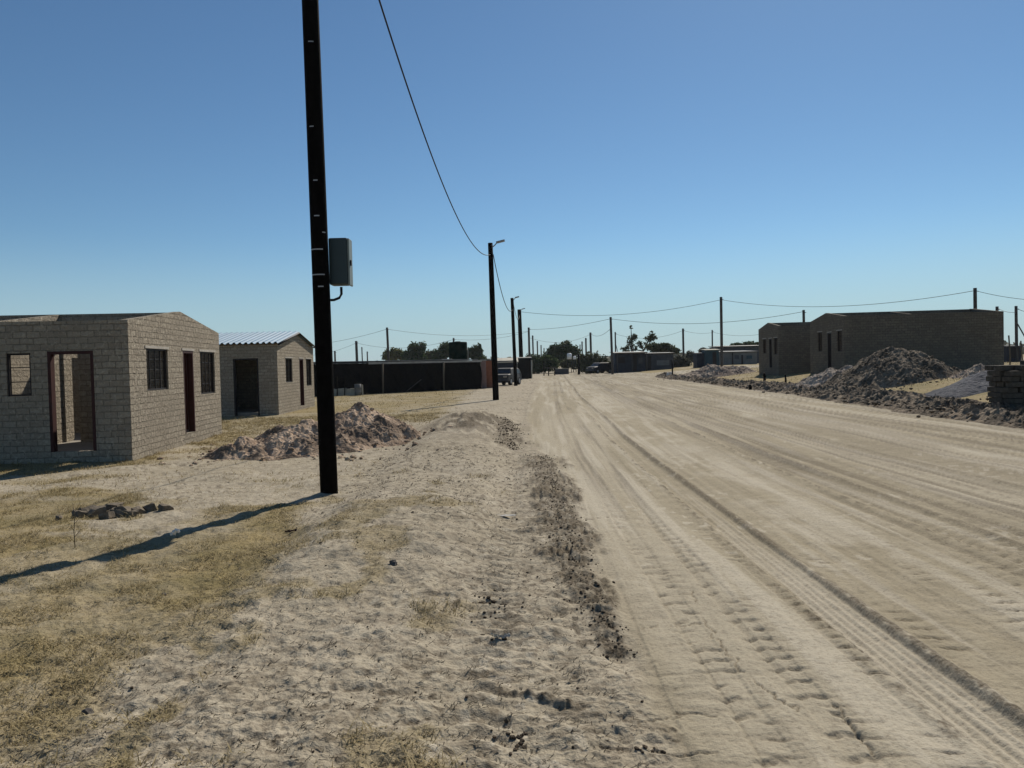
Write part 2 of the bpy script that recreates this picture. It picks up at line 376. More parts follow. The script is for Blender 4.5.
M = dict(
    ground=ground_mat(),
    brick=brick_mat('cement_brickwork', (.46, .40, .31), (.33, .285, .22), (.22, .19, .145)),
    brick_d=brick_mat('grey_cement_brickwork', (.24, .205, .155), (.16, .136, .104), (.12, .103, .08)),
    lintel=simple('cast_lintel', (.42, .385, .33), .9, bmp=.006),
    slab=simple('cement_floor', (.30, .27, .225), .9, bmp=.006),
    pole=simple('creosoted_timber', (.006, .005, .0045), .8, var=.5, sc=14, bmp=.006, bsc=30, spec=.04),
    polefar=simple('weathered_hazed_timber', (.085, .076, .068), .9, var=.4, sc=10),  # weathered timber, its colour lightened to imitate haze on the far poles
    strap=simple('galvanised_strap', (.42, .42, .42), .5, .5),
    boxgrey=simple('grey_box_enamel', (.035, .055, .058), .5, .1, var=.12, sc=3, spec=.4),
    boxlight=simple('grey_box_rim', (.20, .23, .21), .5, .1, var=.15, sc=5),
    cable=simple('black_cable', (.008, .009, .012), .6, var=.3),
    wire=simple('dull_wire', (.045, .05, .058), .6, var=.3),
    lamp=simple('lamp_casting', (.30, .31, .32), .5, .3),
    steel=simple('dark_window_steel', (.022, .018, .018), .6, .2),
    red=simple('red_oxide_paint', (.045, .010, .008), .65, var=.35, sc=8),
    roof=simple('galvanised_sheet', (.145, .255, .36), .6, .0, var=.12, sc=1.5, spec=.25),
    timber=simple('sawn_timber', (.16, .125, .085), .85, sc=20),
    net=simple('black_shade_net', (.010, .0095, .009), .95, var=.5, sc=7, bmp=.03, bsc=3, spec=.05),
    sheetpale=simple('weathered_pale_sheet', (.44, .42, .38), .7, .1, var=.35, sc=3),
    pink=simple('pinkish_cement_pillar', (.33, .22, .19), .9, sc=5),
    orange=simple('red_brick_panel', (.34, .14, .08), .9, sc=4),
    tank=simple('dark_green_plastic', (.003, .016, .010), .8, var=.3, sc=2, spec=.05),
    white=simple('old_white_paint', (.44, .41, .33), .8, var=.25, sc=3),
    bright=simple('white_plastic', (.80, .80, .78), .5, var=.05),
    blued=simple('dark_blue_sheet', (.03, .037, .055), .7, var=.4, sc=2),
    greyd=simple('dark_grey_sheet', (.075, .08, .088), .75, var=.35, sc=2),
    grey=simple('grey_render', (.20, .20, .19), .85, var=.3, sc=2),
    teal=simple('teal_sheet', (.03, .075, .095), .7, var=.3, sc=2),
    carpaint=simple('silver_grey_paint', (.045, .044, .041), .7, .0, var=.1, sc=2, spec=.5),
    carblue=simple('dark_blue_paint', (.018, .022, .034), .6, .0, var=.1, sc=2, spec=.5),
    glass=simple('dark_car_glass', (.015, .018, .02), .35, 0, var=.1, spec=.6),
    rubber=simple('tyre_rubber', (.013, .013, .013), .85),
    stone=simple('dark_stone', (.15, .13, .11), .9, var=.5, sc=12, bmp=.02, bsc=14),
    brickbit=simple('broken_cement_brick', (.20, .162, .118), .95, var=.45, sc=9, bmp=.02, bsc=18),
    clod=simple('soil_clod', (.14, .11, .078), .97, var=.5, sc=10, bmp=.02, bsc=20),
    crumb=simple('brown_soil_crumb', (.085, .062, .040), .97, var=.5, sc=10),
    heapL=heap_mat('pinkish_topsoil', (.44, .31, .21), (.62, .48, .355), (.15, .11, .08)),
    heapR=heap_mat('dark_topsoil', (.175, .138, .098), (.32, .255, .185), (.08, .064, .047)),
    heapS=heap_mat('pale_building_sand', (.40, .33, .26), (.55, .46, .37), (.19, .155, .125)),
    heapG=heap_mat('blue_grey_gravel', (.10, .10, .108), (.15, .15, .16), (.075, .075, .083)),
    heapP=heap_mat('pinkish_sand', (.34, .265, .20), (.50, .41, .32), (.16, .125, .10)),
    straw=leaf_mat('dry_straw', (.42, .335, .17), (.20, .155, .075), .2),
    twig=leaf_mat('dead_stalks', (.12, .095, .06), (.055, .045, .03), .05),
    leaf=leaf_mat('dark_evergreen_leaves', (.030, .055, .022), (.07, .10, .035)),
    leafy=leaf_mat('yellowish_leaves', (.10, .11, .035), (.16, .16, .05)),
    leafo=leaf_mat('olive_leaves', (.05, .062, .028), (.11, .115, .055)),
    leafg=leaf_mat('greyish_scrub_leaves', (.075, .08, .055), (.14, .135, .10)),
    bark=simple('grey_bark', (.12, .10, .08), .95, sc=12, bmp=.02),
)

# ------------------------------------------------------------------ ground and road: one polar sheet split by the road edge
def build_ground():
    rad = [.0, .4, .8, 1.2, 1.6, 2.0, 2.3]
    rad += [1232/k for k in np.arange(500, 40, -1.0)] + [1232/k for k in np.arange(40, 6, -.5)] + [230, 270, 330, 420, 560, 800, 1200, 1800, 2500]
    rad = np.array(rad)
    fine = np.arange(-43, 43.01, .075)
    ang = np.concatenate([np.arange(-180, -43, 3.), fine, np.arange(46, 180, 3.)])
    sp = np.gradient(rad)
    a, r = np.meshgrid(np.radians(ang), rad); spm = np.repeat(sp[:, None], len(ang), 1)
    x = r*np.sin(a); y = r*np.cos(a)
    behind = (np.abs(np.degrees(a)) > 44)
    spm = np.where(behind, np.maximum(spm, r*.05), spm)
    x, y, spm = x.ravel(), y.ravel(), spm.ravel()
    z, dark, g, pale, road = relief(x, y, spm)
    z = base_z(x, y)+z*(1-ss(120, 200, np.hypot(x, y)))
    V = np.stack([x, y, z], 1); m, n = len(rad), len(ang)
    i = np.arange(m-1)[:, None]*n; j = np.arange(n)[None, :]; j2 = (j+1) % n
    Q = np.stack([i+j, i+j2, i+n+j2, i+n+j], -1).reshape(-1, 4)
    Q = Q[:, ::-1]
    mask = np.stack([dark, g, pale, road], 1)
    rf = road[Q].mean(1) > .5
    for nm, sel in (('ground', ~rf), ('dirt_road', rf)):
        q = Q[sel]; u, inv = np.unique(q, return_inverse=True)
        o = mesh_np(nm, V[u], inv.reshape(-1, 4), M['ground'], True, attrs={'Mask': mask[u]})
        tag(o, kind='structure')
        o['label'] = 'sandy ground with dry grass' if nm == 'ground' else 'rutted pale dirt road'
build_ground()

# ------------------------------------------------------------------ dry grass (uncountable)
def grass():
    N = 900000
    Y = 2.4+ (rng.random(N)**1.5)*24
    X = rng.uniform(-1, 1, N)*(Y*.80+1.2)
    keep = (X < .4)
    far = rng.random(N) < .12
    X, Y = X[keep], Y[keep]
    # far left field and right-hand field, coarser blades
    n2 = 90000
    Yb = rng.uniform(22, 75, n2); Xb = rng.uniform(-.72, .75, n2)*Yb
    kb = (Xb < xl(Yb)-1.2) | (Xb > xe(Yb)+1.2)
    X = np.concatenate([X, Xb[kb]]); Y = np.concatenate([Y, Yb[kb]])
    _, _, g, _, road = relief(X, Y, np.full_like(X, .02))
    cl = fbm(X*3.5, Y*3.5, 201, 3)
    p = g*(.35+.9*ss(.38, .6, cl))*(road < .3)
    k = rng.random(len(X)) < p
    X, Y, cl = X[k], Y[k], cl[k]
    z0 = base_z(X, Y)+relief(X, Y, np.full_like(X, .012)+Y*Y/1232)[0]*1.0
    d = np.maximum(1, Y/7)
    h = rng.uniform(.006, .026, len(X))*(.7+.8*ss(.45, .7, cl))*np.minimum(d, 1.8)*(1+1.2*(rng.random(len(X)) < .05))
    w = rng.uniform(.0014, .003, len(X))*d
    a = rng.uniform(0, 2*math.pi, len(X)); lean = rng.uniform(.4, 3.6, len(X))
    dx, dy = np.cos(a), np.sin(a)
    n = len(X)
    B = np.stack([X, Y, z0-.004], 1)
    side = np.stack([-dy*w, dx*w, 0*w], 1)
    tip = B+np.stack([dx*h*lean, dy*h*lean, h], 1)
    mid = B+np.stack([dx*h*lean*.4, dy*h*lean*.4, h*.66], 1)
    V = np.stack([B-side, B+side, mid+side*.8, mid-side*.8, tip], 1).reshape(-1, 3)
    i = np.arange(n)*5
    Ft = np.concatenate([np.stack([i, i+1, i+2], 1), np.stack([i, i+2, i+3], 1), np.stack([i+3, i+2, i+4], 1)])
    o = mesh_np('dry_grass', V, Ft, M['straw'])
    tag(o, 'short straw coloured dry grass over the sandy ground', 'grass', kind='stuff')
    # little dead sprigs on the sandy verge
    T = []
    for _ in range(4200):
        y = 2.7+random.random()**1.6*11; x = random.uniform(-2.4, .55)
        if x > xl(y)-.05+random.random()*.2: continue
        T.append((x, y))
    V = []; Fq = []
    ta = np.array(T); tz = base_z(ta[:, 0], ta[:, 1])+relief(ta[:, 0], ta[:, 1], .012+ta[:, 1]**2/1232)[0]
    for (x, y), z in zip(T, tz):
        for k in range(random.choice((1, 2, 3, 4, 6))):
            a = random.uniform(0, 6.28); L = random.uniform(.008, .035)*random.choice((1, 1, 1, 1, 1.8)); w = .0016*max(1, y/6)
            p0 = np.array([x+random.uniform(-.02, .02), y+random.uniform(-.02, .02), z+.002]); c = len(V)
            up = random.uniform(.05, .6)
            p1 = p0+np.array([math.cos(a)*L*.5, math.sin(a)*L*.5, L*up*.7]); p2 = p0+np.array([math.cos(a+.4)*L, math.sin(a+.4)*L, L*up])
            sd = np.array([-math.sin(a)*w, math.cos(a)*w, w*.5])
            V += [p0-sd, p0+sd, p1+sd, p1-sd, p2+sd*.4, p2-sd*.4]; Fq += [(c, c+1, c+2, c+3), (c+3, c+2, c+4, c+5)]
    o = mesh_np('dead_sprigs', V, Fq, M['twig'])
    tag(o, 'dark dead plant sprigs scattered over the sandy verge', 'dead plants', kind='stuff')
grass()

# ------------------------------------------------------------------ lumps
def lump_np(c, s, seed, n=1, flat=.7):
    bm = bmesh.new(); bmesh.ops.create_icosphere(bm, subdivisions=n, radius=1)
    rr = np.random.default_rng(seed); a = rr.uniform(0, 6.28)
    sx, sy, sz = rr.uniform(.7, 1.3), rr.uniform(.6, 1.1), flat*rr.uniform(.7, 1.2)
    V = []
    for v in bm.verts:
        k = 1+rr.uniform(-.28, .28); p = v.co*k
        x, y = p.x*sx, p.y*sy
        V.append((c[0]+s*(x*math.cos(a)-y*math.sin(a)), c[1]+s*(x*math.sin(a)+y*math.cos(a)), c[2]+s*p.z*sz))
    Fs = [[v.index for v in f.verts] for f in bm.faces]; bm.free()
    return V, Fs
def zvec(x, y):
    x = np.asarray(x, float); y = np.asarray(y, float)
    return base_z(x, y)+relief(x, y, .012+y*y/1232)[0]
def scatter_clods(name, pts, m, label, settle=False):
    if settle:
        zz = zvec([p[0] for p in pts], [p[1] for p in pts]); pts = [(p[0], p[1], z+p[3]*.3, p[3]) for p, z in zip(pts, zz)]
    V = []; Fs = []
    for i, (x, y, z, s) in enumerate(pts):
        v, f = lump_np((x, y, z), s, i, 1 if s*770/max(y, 3) > 3 else 0 or 1)
        b = len(V); V += v; Fs += [[q+b for q in t] for t in f]
    o = mesh_np(name, V, Fs, m, False); tag(o, label, 'soil', kind='stuff'); return o
pts = []
for _ in range(2600):      # left windrow and verge crumbs
    t = random.random()
    if t < .55:
        y = random.uniform(4.2, 13.5); x = np.interp(y, [4.2, 5, 7, 13.5], [.56, .50, .47, .50])+random.gauss(0, np.interp(y, [4.2, 7, 13.5], [.05, .10, .12]))
        s = random.choice((.003, .004, .006, .010))*random.uniform(.8, 1.4)
    elif t < .7:
        y = random.uniform(14.5, 20.5); x = -.1+random.gauss(0, .16); s = random.uniform(.008, .022)
    else:
        y = 2.8+random.random()**1.4*9; x = random.uniform(-2.3, .6); s = random.uniform(.002, .006)*random.choice((1, 1, 1.8))
    pts.append((x, y, 0, s))
for (px, py, n) in ((487, 598, 26), (492, 612, 8), (497, 585, 8), (505, 604, 10), (498, 634, 5), (520, 738, 14), (645, 742, 8), (516, 728, 8), (330, 498, 0)):
    c = gnd(px, py, .02)
    for _ in range(n):
        x = c[0]+random.gauss(0, .05); y = c[1]+random.gauss(0, .04); s = random.uniform(.005, .015)
        pts.append((x, y, 0, s))
scatter_clods('loose_clods', pts, M['crumb'], 'loose crumbs of dark soil along the road edge and verge', True)
# bank of dark clods along the right edge of the road
def windrow():
    ny, nx = 900, 46
    Y = 8+(np.linspace(0, 1, ny)**1.6)*60
    V = np.zeros((ny, nx, 3))
    for j, t in enumerate(np.linspace(-1, 1, nx)):
        w = .85+.35*vn(Y*.35, Y*0+2, 301)
        x = xe(Y)+.75+t*w; V[:, j, 0] = x; V[:, j, 1] = Y
        prof = np.clip(1-t*t, 0, 1)**.8
        hh = .02+.26*fbm(x*.9, Y*.7, 302, 3)
        n = (ridge(x*3.4, Y*3.0, 303, 5)-.45)*.40+(vn(x*13, Y*12, 304)-.5)*.10
        V[:, j, 2] = base_z(x, Y)-.06+prof*(hh+n)*ss(.0, .35, fbm(Y*.4, x*.3, 305, 2)-.1)
    idx = np.arange(ny*nx).reshape(ny, nx)
    Q = np.stack([idx[:-1, :-1], idx[:-1, 1:], idx[1:, 1:], idx[1:, :-1]], -1).reshape(-1, 4)
    o = mesh_np('soil_bank', V.reshape(-1, 3), Q, M['heapR'], False)
    tag(o, 'low bank of dark churned soil along the right edge of the road', 'soil', kind='stuff')
    pts = []
    for _ in range(2600):
        y = 9+random.random()**1.7*50; x = xe(y)+.75+random.gauss(0, .45); s = random.choice((.012, .02, .03, .045))*random.uniform(.7, 1.3)*(1+y/60)
        pts.append((x, y, gz(x, y)+.03+random.uniform(0, .1), s))
    scatter_clods('bank_clods', pts, M['clod'], 'dark soil clods strewn over the bank beside the road')
windrow()
def heap(name, lobes, m, label, rough=.35, fine=.10, n=170, pad=.0, group=None, clods=0, seed=1, cat='soil heap'):
    """lobes: (x, y, r, h)"""
    L = np.array(lobes); x0, x1 = (L[:, 0]-L[:, 2]*1.4).min(), (L[:, 0]+L[:, 2]*1.4).max(); y0, y1 = (L[:, 1]-L[:, 2]*1.4).min(), (L[:, 1]+L[:, 2]*1.4).max()
    X, Y = np.meshgrid(np.linspace(x0, x1, n), np.linspace(y0, y1, n))
    H = np.zeros_like(X)
    for (cx, cy, r, h) in lobes:
        th = np.arctan2(Y-cy, X-cx)
        rr = r*(.86+.34*vn(np.cos(th)*1.6+cx, np.sin(th)*1.6+cy, 400+seed))
        d = np.hypot(X-cx, Y-cy)/rr
        k = np.clip(1-d, 0, 1); H = np.maximum(H, h*(1-(1-k)**1.25)**1.0*(k > 0))
    mk = np.clip(H/(.25*max(l[3] for l in lobes)), 0, 1)
    s = 1/np.mean(L[:, 2])
    N = (fbm(X*2.2*s*1.6, Y*2.2*s*1.6, 410+seed, 6, .58)-.5)*rough*1.5 + (ridge(X*6, Y*6, 420+seed, 4)-.5)*fine*.55
    bx, by = (x0+x1)/2, (y0+y1)/2; bz = gz(bx, by)
    Z = base_z(X, Y)-.12+H+mk*N*1.0+.06*mk
    V = np.stack([X-bx, Y-by, Z-bz], -1).reshape(-1, 3)
    idx = np.arange(n*n).reshape(n, n)
    Q = np.stack([idx[:-1, :-1], idx[:-1, 1:], idx[1:, 1:], idx[1:, :-1]], -1).reshape(-1, 4)
    Q = Q[(H.ravel()[Q].max(1) > 0)]
    Vl = [tuple(v) for v in V]; 
    o = mesh_np(name, V, Q, m, False)
    if clods:
        Vc = []; Fc = []
        for i in range(int(clods*1.5)):
            a = rng.integers(0, n*n)
            if H.ravel()[a] <= .02 and random.random() < .45: continue
            s_ = random.choice((.012, .02, .03, .05))*random.uniform(.7, 1.3)
            v, f = lump_np(V[a]+np.array([random.uniform(-.05, .05), random.uniform(-.05, .05), max(0, .12-H.ravel()[a])+s_*.2]), s_, i+seed*1000)
            b = len(Vc); Vc += v; Fc += [[q+b for q in t] for t in f]
        co = mesh_np('clod_cover', Vc, Fc, m, False, parent=o); co['kind'] = 'stuff'
    o.location = (bx, by, bz)
    tag(o, label, cat, group); return o
G_H = 'heaps of soil and sand beside the road'
heap('soil_heap', [(-4.25, 15.5, 1.5, .62), (-5.0, 14.8, 1.15, .36), (-3.45, 16.9, 1.55, .84), (-3.0, 16.1, .95, .34)], M['heapL'], 'long pinkish grey soil heap with dark clods behind the tall near pole',   .24, .15, 240, group=G_H, clods=300, seed=1)
heap('soil_heap', [(13.35, 27.2, 2.35, 1.24), (12.3, 26.4, 1.6, .38), (14.8, 26.4, 1.6, .34)], M['heapR'], 'tall dark brown soil heap in front of the nearer right brick house', .27, .16, 260, group=G_H, clods=700, seed=2)
heap('sand_heap', [(12.15, 29.6, 1.7, .72), (11.5, 29.4, 1.2, .42), (12.9, 29.4, 1.3, .7)], M['heapS'], 'low pale streaked sand heap left of the tall dark heap', .25, .09, 170, group=G_H, clods=120, seed=3)
heap('gravel_heap', [(12.1, 20.6, 1.35, .34), (12.9, 20.8, 1.4, .5)], M['heapG'], 'smooth blue grey gravel heap next to the stacked blocks', .06, .06, 170, group=G_H, seed=4)
heap('soil_heap', [(15.0, 24.6, 1.0, .42), (16.0, 25.2, .9, .35)], M['heapP'], 'small rough brown heap in dry grass behind the gravel heap', .25, .12, 110, group=G_H, clods=60, seed=5)
heap('soil_heap', [(14.1, 55, 2.1, .95), (15.5, 55, 1.9, .72), (12.8, 54.5, 1.7, .5)], M['heapP'], 'distant pinkish sand heap left of the farther right brick house', .3, .12, 150, group=G_H, clods=160, seed=6)

# ------------------------------------------------------------------ brick houses
def wall_part(mb, s0, s1, H, ops, apex=None, rise=0, T=.15, p0=(0, 0), ax=0, out=-1, ends=True, z0=-.35):
    """a wall from s0 to s1 along axis ax (0: local x, 1: local y) at offset p0; outer face at p0, thickness inward (out = side of the outer face)"""
    def P(s, t, z):
        d = -out*t
        return (p0[0]+s, p0[1]+d, z) if ax == 0 else (p0[0]+d, p0[1]+s, z)
    xs = sorted({s0, s1, *[o[0] for o in ops], *[o[1] for o in ops], *([apex] if apex is not None else [])})
    zs = sorted({z0, H, *[o[2] for o in ops], *[o[3] for o in ops]})
    inside = lambda s, z: any(o[0] < s < o[1] and o[2] < z < o[3] for o in ops)
    def top(s):
        if apex is None: return H
        return H+rise*(1-abs(s-apex)/max(apex-s0, 1e-6)) if s <= apex else H+rise*(1-(s-apex)/(s1-apex))
    for a, b in zip(xs[:-1], xs[1:]):
        for c, d in zip(zs[:-1], zs[1:]):
            if inside((a+b)/2, (c+d)/2): continue
            for t in (0, T):
                mb.face([P(a, t, c), P(b, t, c), P(b, t, d), P(a, t, d)], [(a, c), (b, c), (b, d), (a, d)])
        ta, tb = top(a), top(b)
        if apex is not None:
            for t in (0, T):
                pts = [P(a, t, H), P(b, t, H)]; uv = [(a, H), (b, H)]
                if tb > H+1e-6: pts.append(P(b, t, tb)); uv.append((b, tb))
                if ta > H+1e-6: pts.append(P(a, t, ta)); uv.append((a, ta))
                if len(pts) > 2: mb.face(pts, uv)
        mb.face([P(a, 0, ta), P(b, 0, tb), P(b, T, tb), P(a, T, ta)], [(a, ta), (b, tb), (b, tb+T), (a, ta+T)])
    for (a, b, c, d) in ops:
        mb.face([P(a, 0, c), P(a, T, c), P(a, T, d), P(a, 0, d)], [(0, c), (T, c), (T, d), (0, d)])
        mb.face([P(b, 0, c), P(b, T, c), P(b, T, d), P(b, 0, d)], [(0, c), (T, c), (T, d), (0, d)])
        mb.face([P(a, 0, d), P(b, 0, d), P(b, T, d), P(a, T, d)], [(a, 0), (b, 0), (b, T), (a, T)])
        mb.face([P(a, 0, c), P(b, 0, c), P(b, T, c), P(a, T, c)], [(a, 0), (b, 0), (b, T), (a, T)])
    if ends:
        for s in (s0, s1):
            mb.face([P(s, 0, z0), P(s, T, z0), P(s, T, top(s)), P(s, 0, top(s))], [(0, z0), (T, z0), (T, top(s)), (0, top(s))])
def window_part(par, ax, p0, out, a, b, c, d, nv=3, nh=3, name='window', bars=True):
    fr = MB(); t = .035; dp = .055
    def B(mb, s0, s1, z0, z1, q0, q1):
        cs, cz, cq = (s0+s1)/2, (z0+z1)/2, (q0+q1)/2*-out
        if ax == 0: mb.box((p0[0]+cs, p0[1]+cq, cz), (s1-s0, q1-q0, z1-z0))
        else: mb.box((p0[0]+cq, p0[1]+cs, cz), (q1-q0, s1-s0, z1-z0))
    B(fr, a+.003, a+t, c+.003, d-.003, .03, .03+dp); B(fr, b-t, b-.003, c+.003, d-.003, .03, .03+dp)
    B(fr, a+t, b-t, c+.003, c+t, .03, .03+dp); B(fr, a+t, b-t, d-t, d-.003, .03, .03+dp)
    o = fr.build(name, M['steel'], par)
    if bars:
        g = MB()
        for k in range(1, nv):
            s = a+(b-a)*k/nv; B(g, s-.009, s+.009, c+t, d-t, .045, .063)
        for k in range(1, nh):
            z = c+(d-c)*k/nh; B(g, a+t, b-t, z-.008, z+.008, .066, .080)
        if nv == 1: B(g, a+t, a+t+.008, c+t, d-t, .0665, .0795)
        g.build('burglar_bars', M['steel'], o)
    return o
def door_frame(par, ax, p0, out, a, b, c, d, m):
    fr = MB(); t = .055
    def B(s0, s1, z0, z1, q0, q1):
        cs, cz, cq = (s0+s1)/2, (z0+z1)/2, (q0+q1)/2*-out
        if ax == 0: fr.box((p0[0]+cs, p0[1]+cq, cz), (s1-s0, q1-q0, z1-z0))
        else: fr.box((p0[0]+cq, p0[1]+cs, cz), (q1-q0, s1-s0, z1-z0))
    B(a+.002, a+t, c, d-.002, -.004, .14); B(b-t, b-.002, c, d-.002, -.004, .14); B(a+t, b-t, d-t, d-.002, -.004, .14)
    return fr.build('door_frame', m, par)
def house(name, label, loc, rz, sx, L, W, H, rise, gable, front, cross=2.7, roof=False, bm='brick', leaf=False, back=()):
    """local frame: near corner at the origin, gable wall along +y at x=0, long wall along x towards sx"""
    h = empty(name, loc, rz); tag(h, label, 'house', 'unfinished cement brick houses')
    o_front, o_g = -1, -sx                                # outward side of the long front wall / of the gable end
    T = .15
    m = M[bm]
    def xr(a, b): return (a, b) if sx > 0 else (-b, -a)
    fops = [(*xr(a, b), c, d) for a, b, c, d in [f[:4] for f in front]]
    x0, x1 = xr(0, L)
    mb = MB(); wall_part(mb, x0, x1, H, fops, p0=(0, 0), ax=0, out=-1); mb.build('wall', m, h)
    mb = MB(); wall_part(mb, x0, x1, H, [(*xr(a, b), c, d) for a, b, c, d in back], p0=(0, W), ax=0, out=1); mb.build('wall', m, h)
    gops = [g[:4] for g in gable]
    mb = MB(); wall_part(mb, T, W-T, H, [], apex=None, p0=(0, 0), ax=1, out=o_g, ends=False) if False else None
    mb = MB()
    wall_part(mb, 0.0, W, H, gops, apex=W/2, rise=rise, p0=(0, 0), ax=1, out=o_g, ends=False)
    # the gable spans the full width; it stands 2 mm proud of the long walls' ends
    g1 = mb.build('gable_wall', m, h); g1.location.x = -.002*sx
    mb = MB(); wall_part(mb, 0, W, H, [], apex=W/2, rise=rise, p0=(0, 0), ax=1, out=-o_g, ends=False)
    g2 = mb.build('gable_wall', m, h); g2.location.x = L*sx+.002*sx
    # inner walls: one along the ridge, one across
    ridgeH = H+rise-.02
    mb = MB(); wall_part(mb, *xr(.16, L-.16), ridgeH, [(*xr(cross-.34, cross-.05), -.3, 2.42)], p0=(0, W/2-.07), ax=0, out=-1, T=.12); mb.build('partition_wall', m, h)  # narrow slot added beside the cross wall to let sunlight onto it
    mb = MB(); wall_part(mb, .16, W/2-.08, H, [(.2+.6, .2+1.3, -.3, 2.0)] if False else [], apex=W/2-.0801, rise=rise*.92, p0=(cross*sx, 0), ax=1, out=o_g, T=.12, ends=True); mb.build('partition_wall', m, h)
    mb = MB(); wall_part(mb, W/2+.06, W-.16, H, [(W/2+.4, W/2+1.2, -.3, 2.0)], p0=(cross*sx, 0), ax=1, out=o_g, T=.12); mb.build('partition_wall', m, h)
    sl = MB(); sl.box(((x0+x1)/2, W/2, -.06), (L-.32, W-.32, .44)); sl.build('floor_slab', M['slab'], h)
    for a, b, c, d, kd in gable:
        if kd == 'w': window_part(h, 1, (0, 0), o_g, a, b, c, d, 4, 4)
        else:
            door_frame(h, 1, (0, 0), o_g, a, b, c, d, M['red'] if leaf else M['steel'])
        lt = MB(); lt.box((-.006*sx+.04*sx, (a+b)/2, d+.025), (.10, b-a+.14, .05)); lt.build('lintel', M['lintel'], h)
    for a, b, c, d, kd in front:
        aa, bb = xr(a, b)
        if kd == 'w': window_part(h, 0, (0, 0), -1, aa, bb, c, d, 1, 3)
        elif kd == 'd': door_frame(h, 0, (0, 0), -1, aa, bb, c, d, M['red'])
        elif kd == 'o': door_frame(h, 0, (0, 0), -1, aa, bb, c, d, M['steel'])
    if leaf:   # red door leaf standing open into the room
        a, b, c, d, kd = [g for g in gable if g[4] == 'd'][0]
        lf = MB(); lf.box((sx*(.12+.30), b-.085, (c+d)/2+.02), (.60, .035, d-c-.06)); lf.build('door', M['red'], h)
    if roof:
        ov = .16; nS = 260
        for side in (0, 1):
            V = []; sl_l = math.hypot(W/2+ov, rise*(1+ov/(W/2)))
            xs = np.linspace(x0-.12, x1+.12, nS)
            prof = .028*np.clip(np.cos(2*math.pi*xs/.21)*2.2, -1, 1)
            for k, t in enumerate((0, 1)):
                yy = -ov if t == 0 else W/2
                if side: yy = W-yy
                zz = H+.09+(rise+.02)*(1-abs(yy-W/2)/(W/2))
                V += [(x, yy, zz+p) for x, p in zip(xs, prof)]
            V2 = [(a_, b_, c_-.006) for a_, b_, c_ in V]
            Q = [(i, i+1, nS+i+1, nS+i) for i in range(nS-1)]
            Q2 = [tuple(q+2*nS for q in f) for f in Q]
            mesh_np('roof_sheet', V+V2, Q+Q2, M['roof'], True, parent=h)
        for yy in (.0, .55, W/2-.25, W/2+.25, W-.55, W):
            zz = H+.035+(rise+.02)*(1-abs(yy-W/2)/(W/2))
            t = MB(); t.box(((x0+x1)/2, yy, zz-.012), (L+.22, .05, .05)); t.build('purlin', M['timber'], h)
        for yy0, yy1 in ((-ov, W/2), (W/2, W+ov)):
            zf = lambda y: H+.03+(rise+.02)*(1-abs(y-W/2)/(W/2))
            xx = -sx*.11
            f = MB(); f.tube([(xx, yy0, zf(yy0)), (xx, yy1, zf(yy1))], .045, 4); f.build('barge_board', M['steel'], h)
    return h
rz1 = math.atan2(5.73, -.51)-math.pi/2
house('brick_house', 'roofless brick house at the left edge, nearest to the camera', (-7.0, 14.1, .0), rz1, -1, 6.9, 5.75, 2.6, .35,
      [(.84, 2.0, 1.27, 2.1, 'w'), (2.95, 3.65, .25, 2.1, 'd'), (4.15, 5.3, 1.08, 2.1, 'w')],
      [(.62, 1.42, .22, 2.05, 'd'), (1.71, 2.13, 1.25, 2.03, 'w')], cross=2.5, leaf=True)
rz2 = math.atan2(5.6, -.2)-math.pi/2
house('brick_house', 'small brick house with pale corrugated metal roof on the left', (-8.45, 27.8, -.05), rz2, -1, 6.9, 5.9, 2.6, .48,
      [(1.15, 2.15, 1.2, 2.12, 'w'), (3.3, 4.0, .2, 2.12, 'd'), (4.5, 5.45, .98, 2.12, 'w')],
      [(.68, 1.58, .05, 2.12, 'o')], roof=True, leaf=True)
rz3 = math.atan2(5.2, .5)-math.pi/2
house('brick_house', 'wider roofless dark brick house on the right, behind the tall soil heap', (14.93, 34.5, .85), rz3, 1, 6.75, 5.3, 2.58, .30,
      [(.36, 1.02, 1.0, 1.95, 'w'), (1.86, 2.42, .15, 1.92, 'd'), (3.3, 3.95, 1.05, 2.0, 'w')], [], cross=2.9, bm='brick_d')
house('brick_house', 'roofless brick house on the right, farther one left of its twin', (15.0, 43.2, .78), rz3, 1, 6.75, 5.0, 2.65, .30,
      [(.30, 1.08, 1.05, 2.0, 'w'), (1.6, 2.25, .3, 2.0, 'd'), (3.0, 3.85, 1.15, 2.02, 'w')], [], cross=2.9, bm='brick_d')

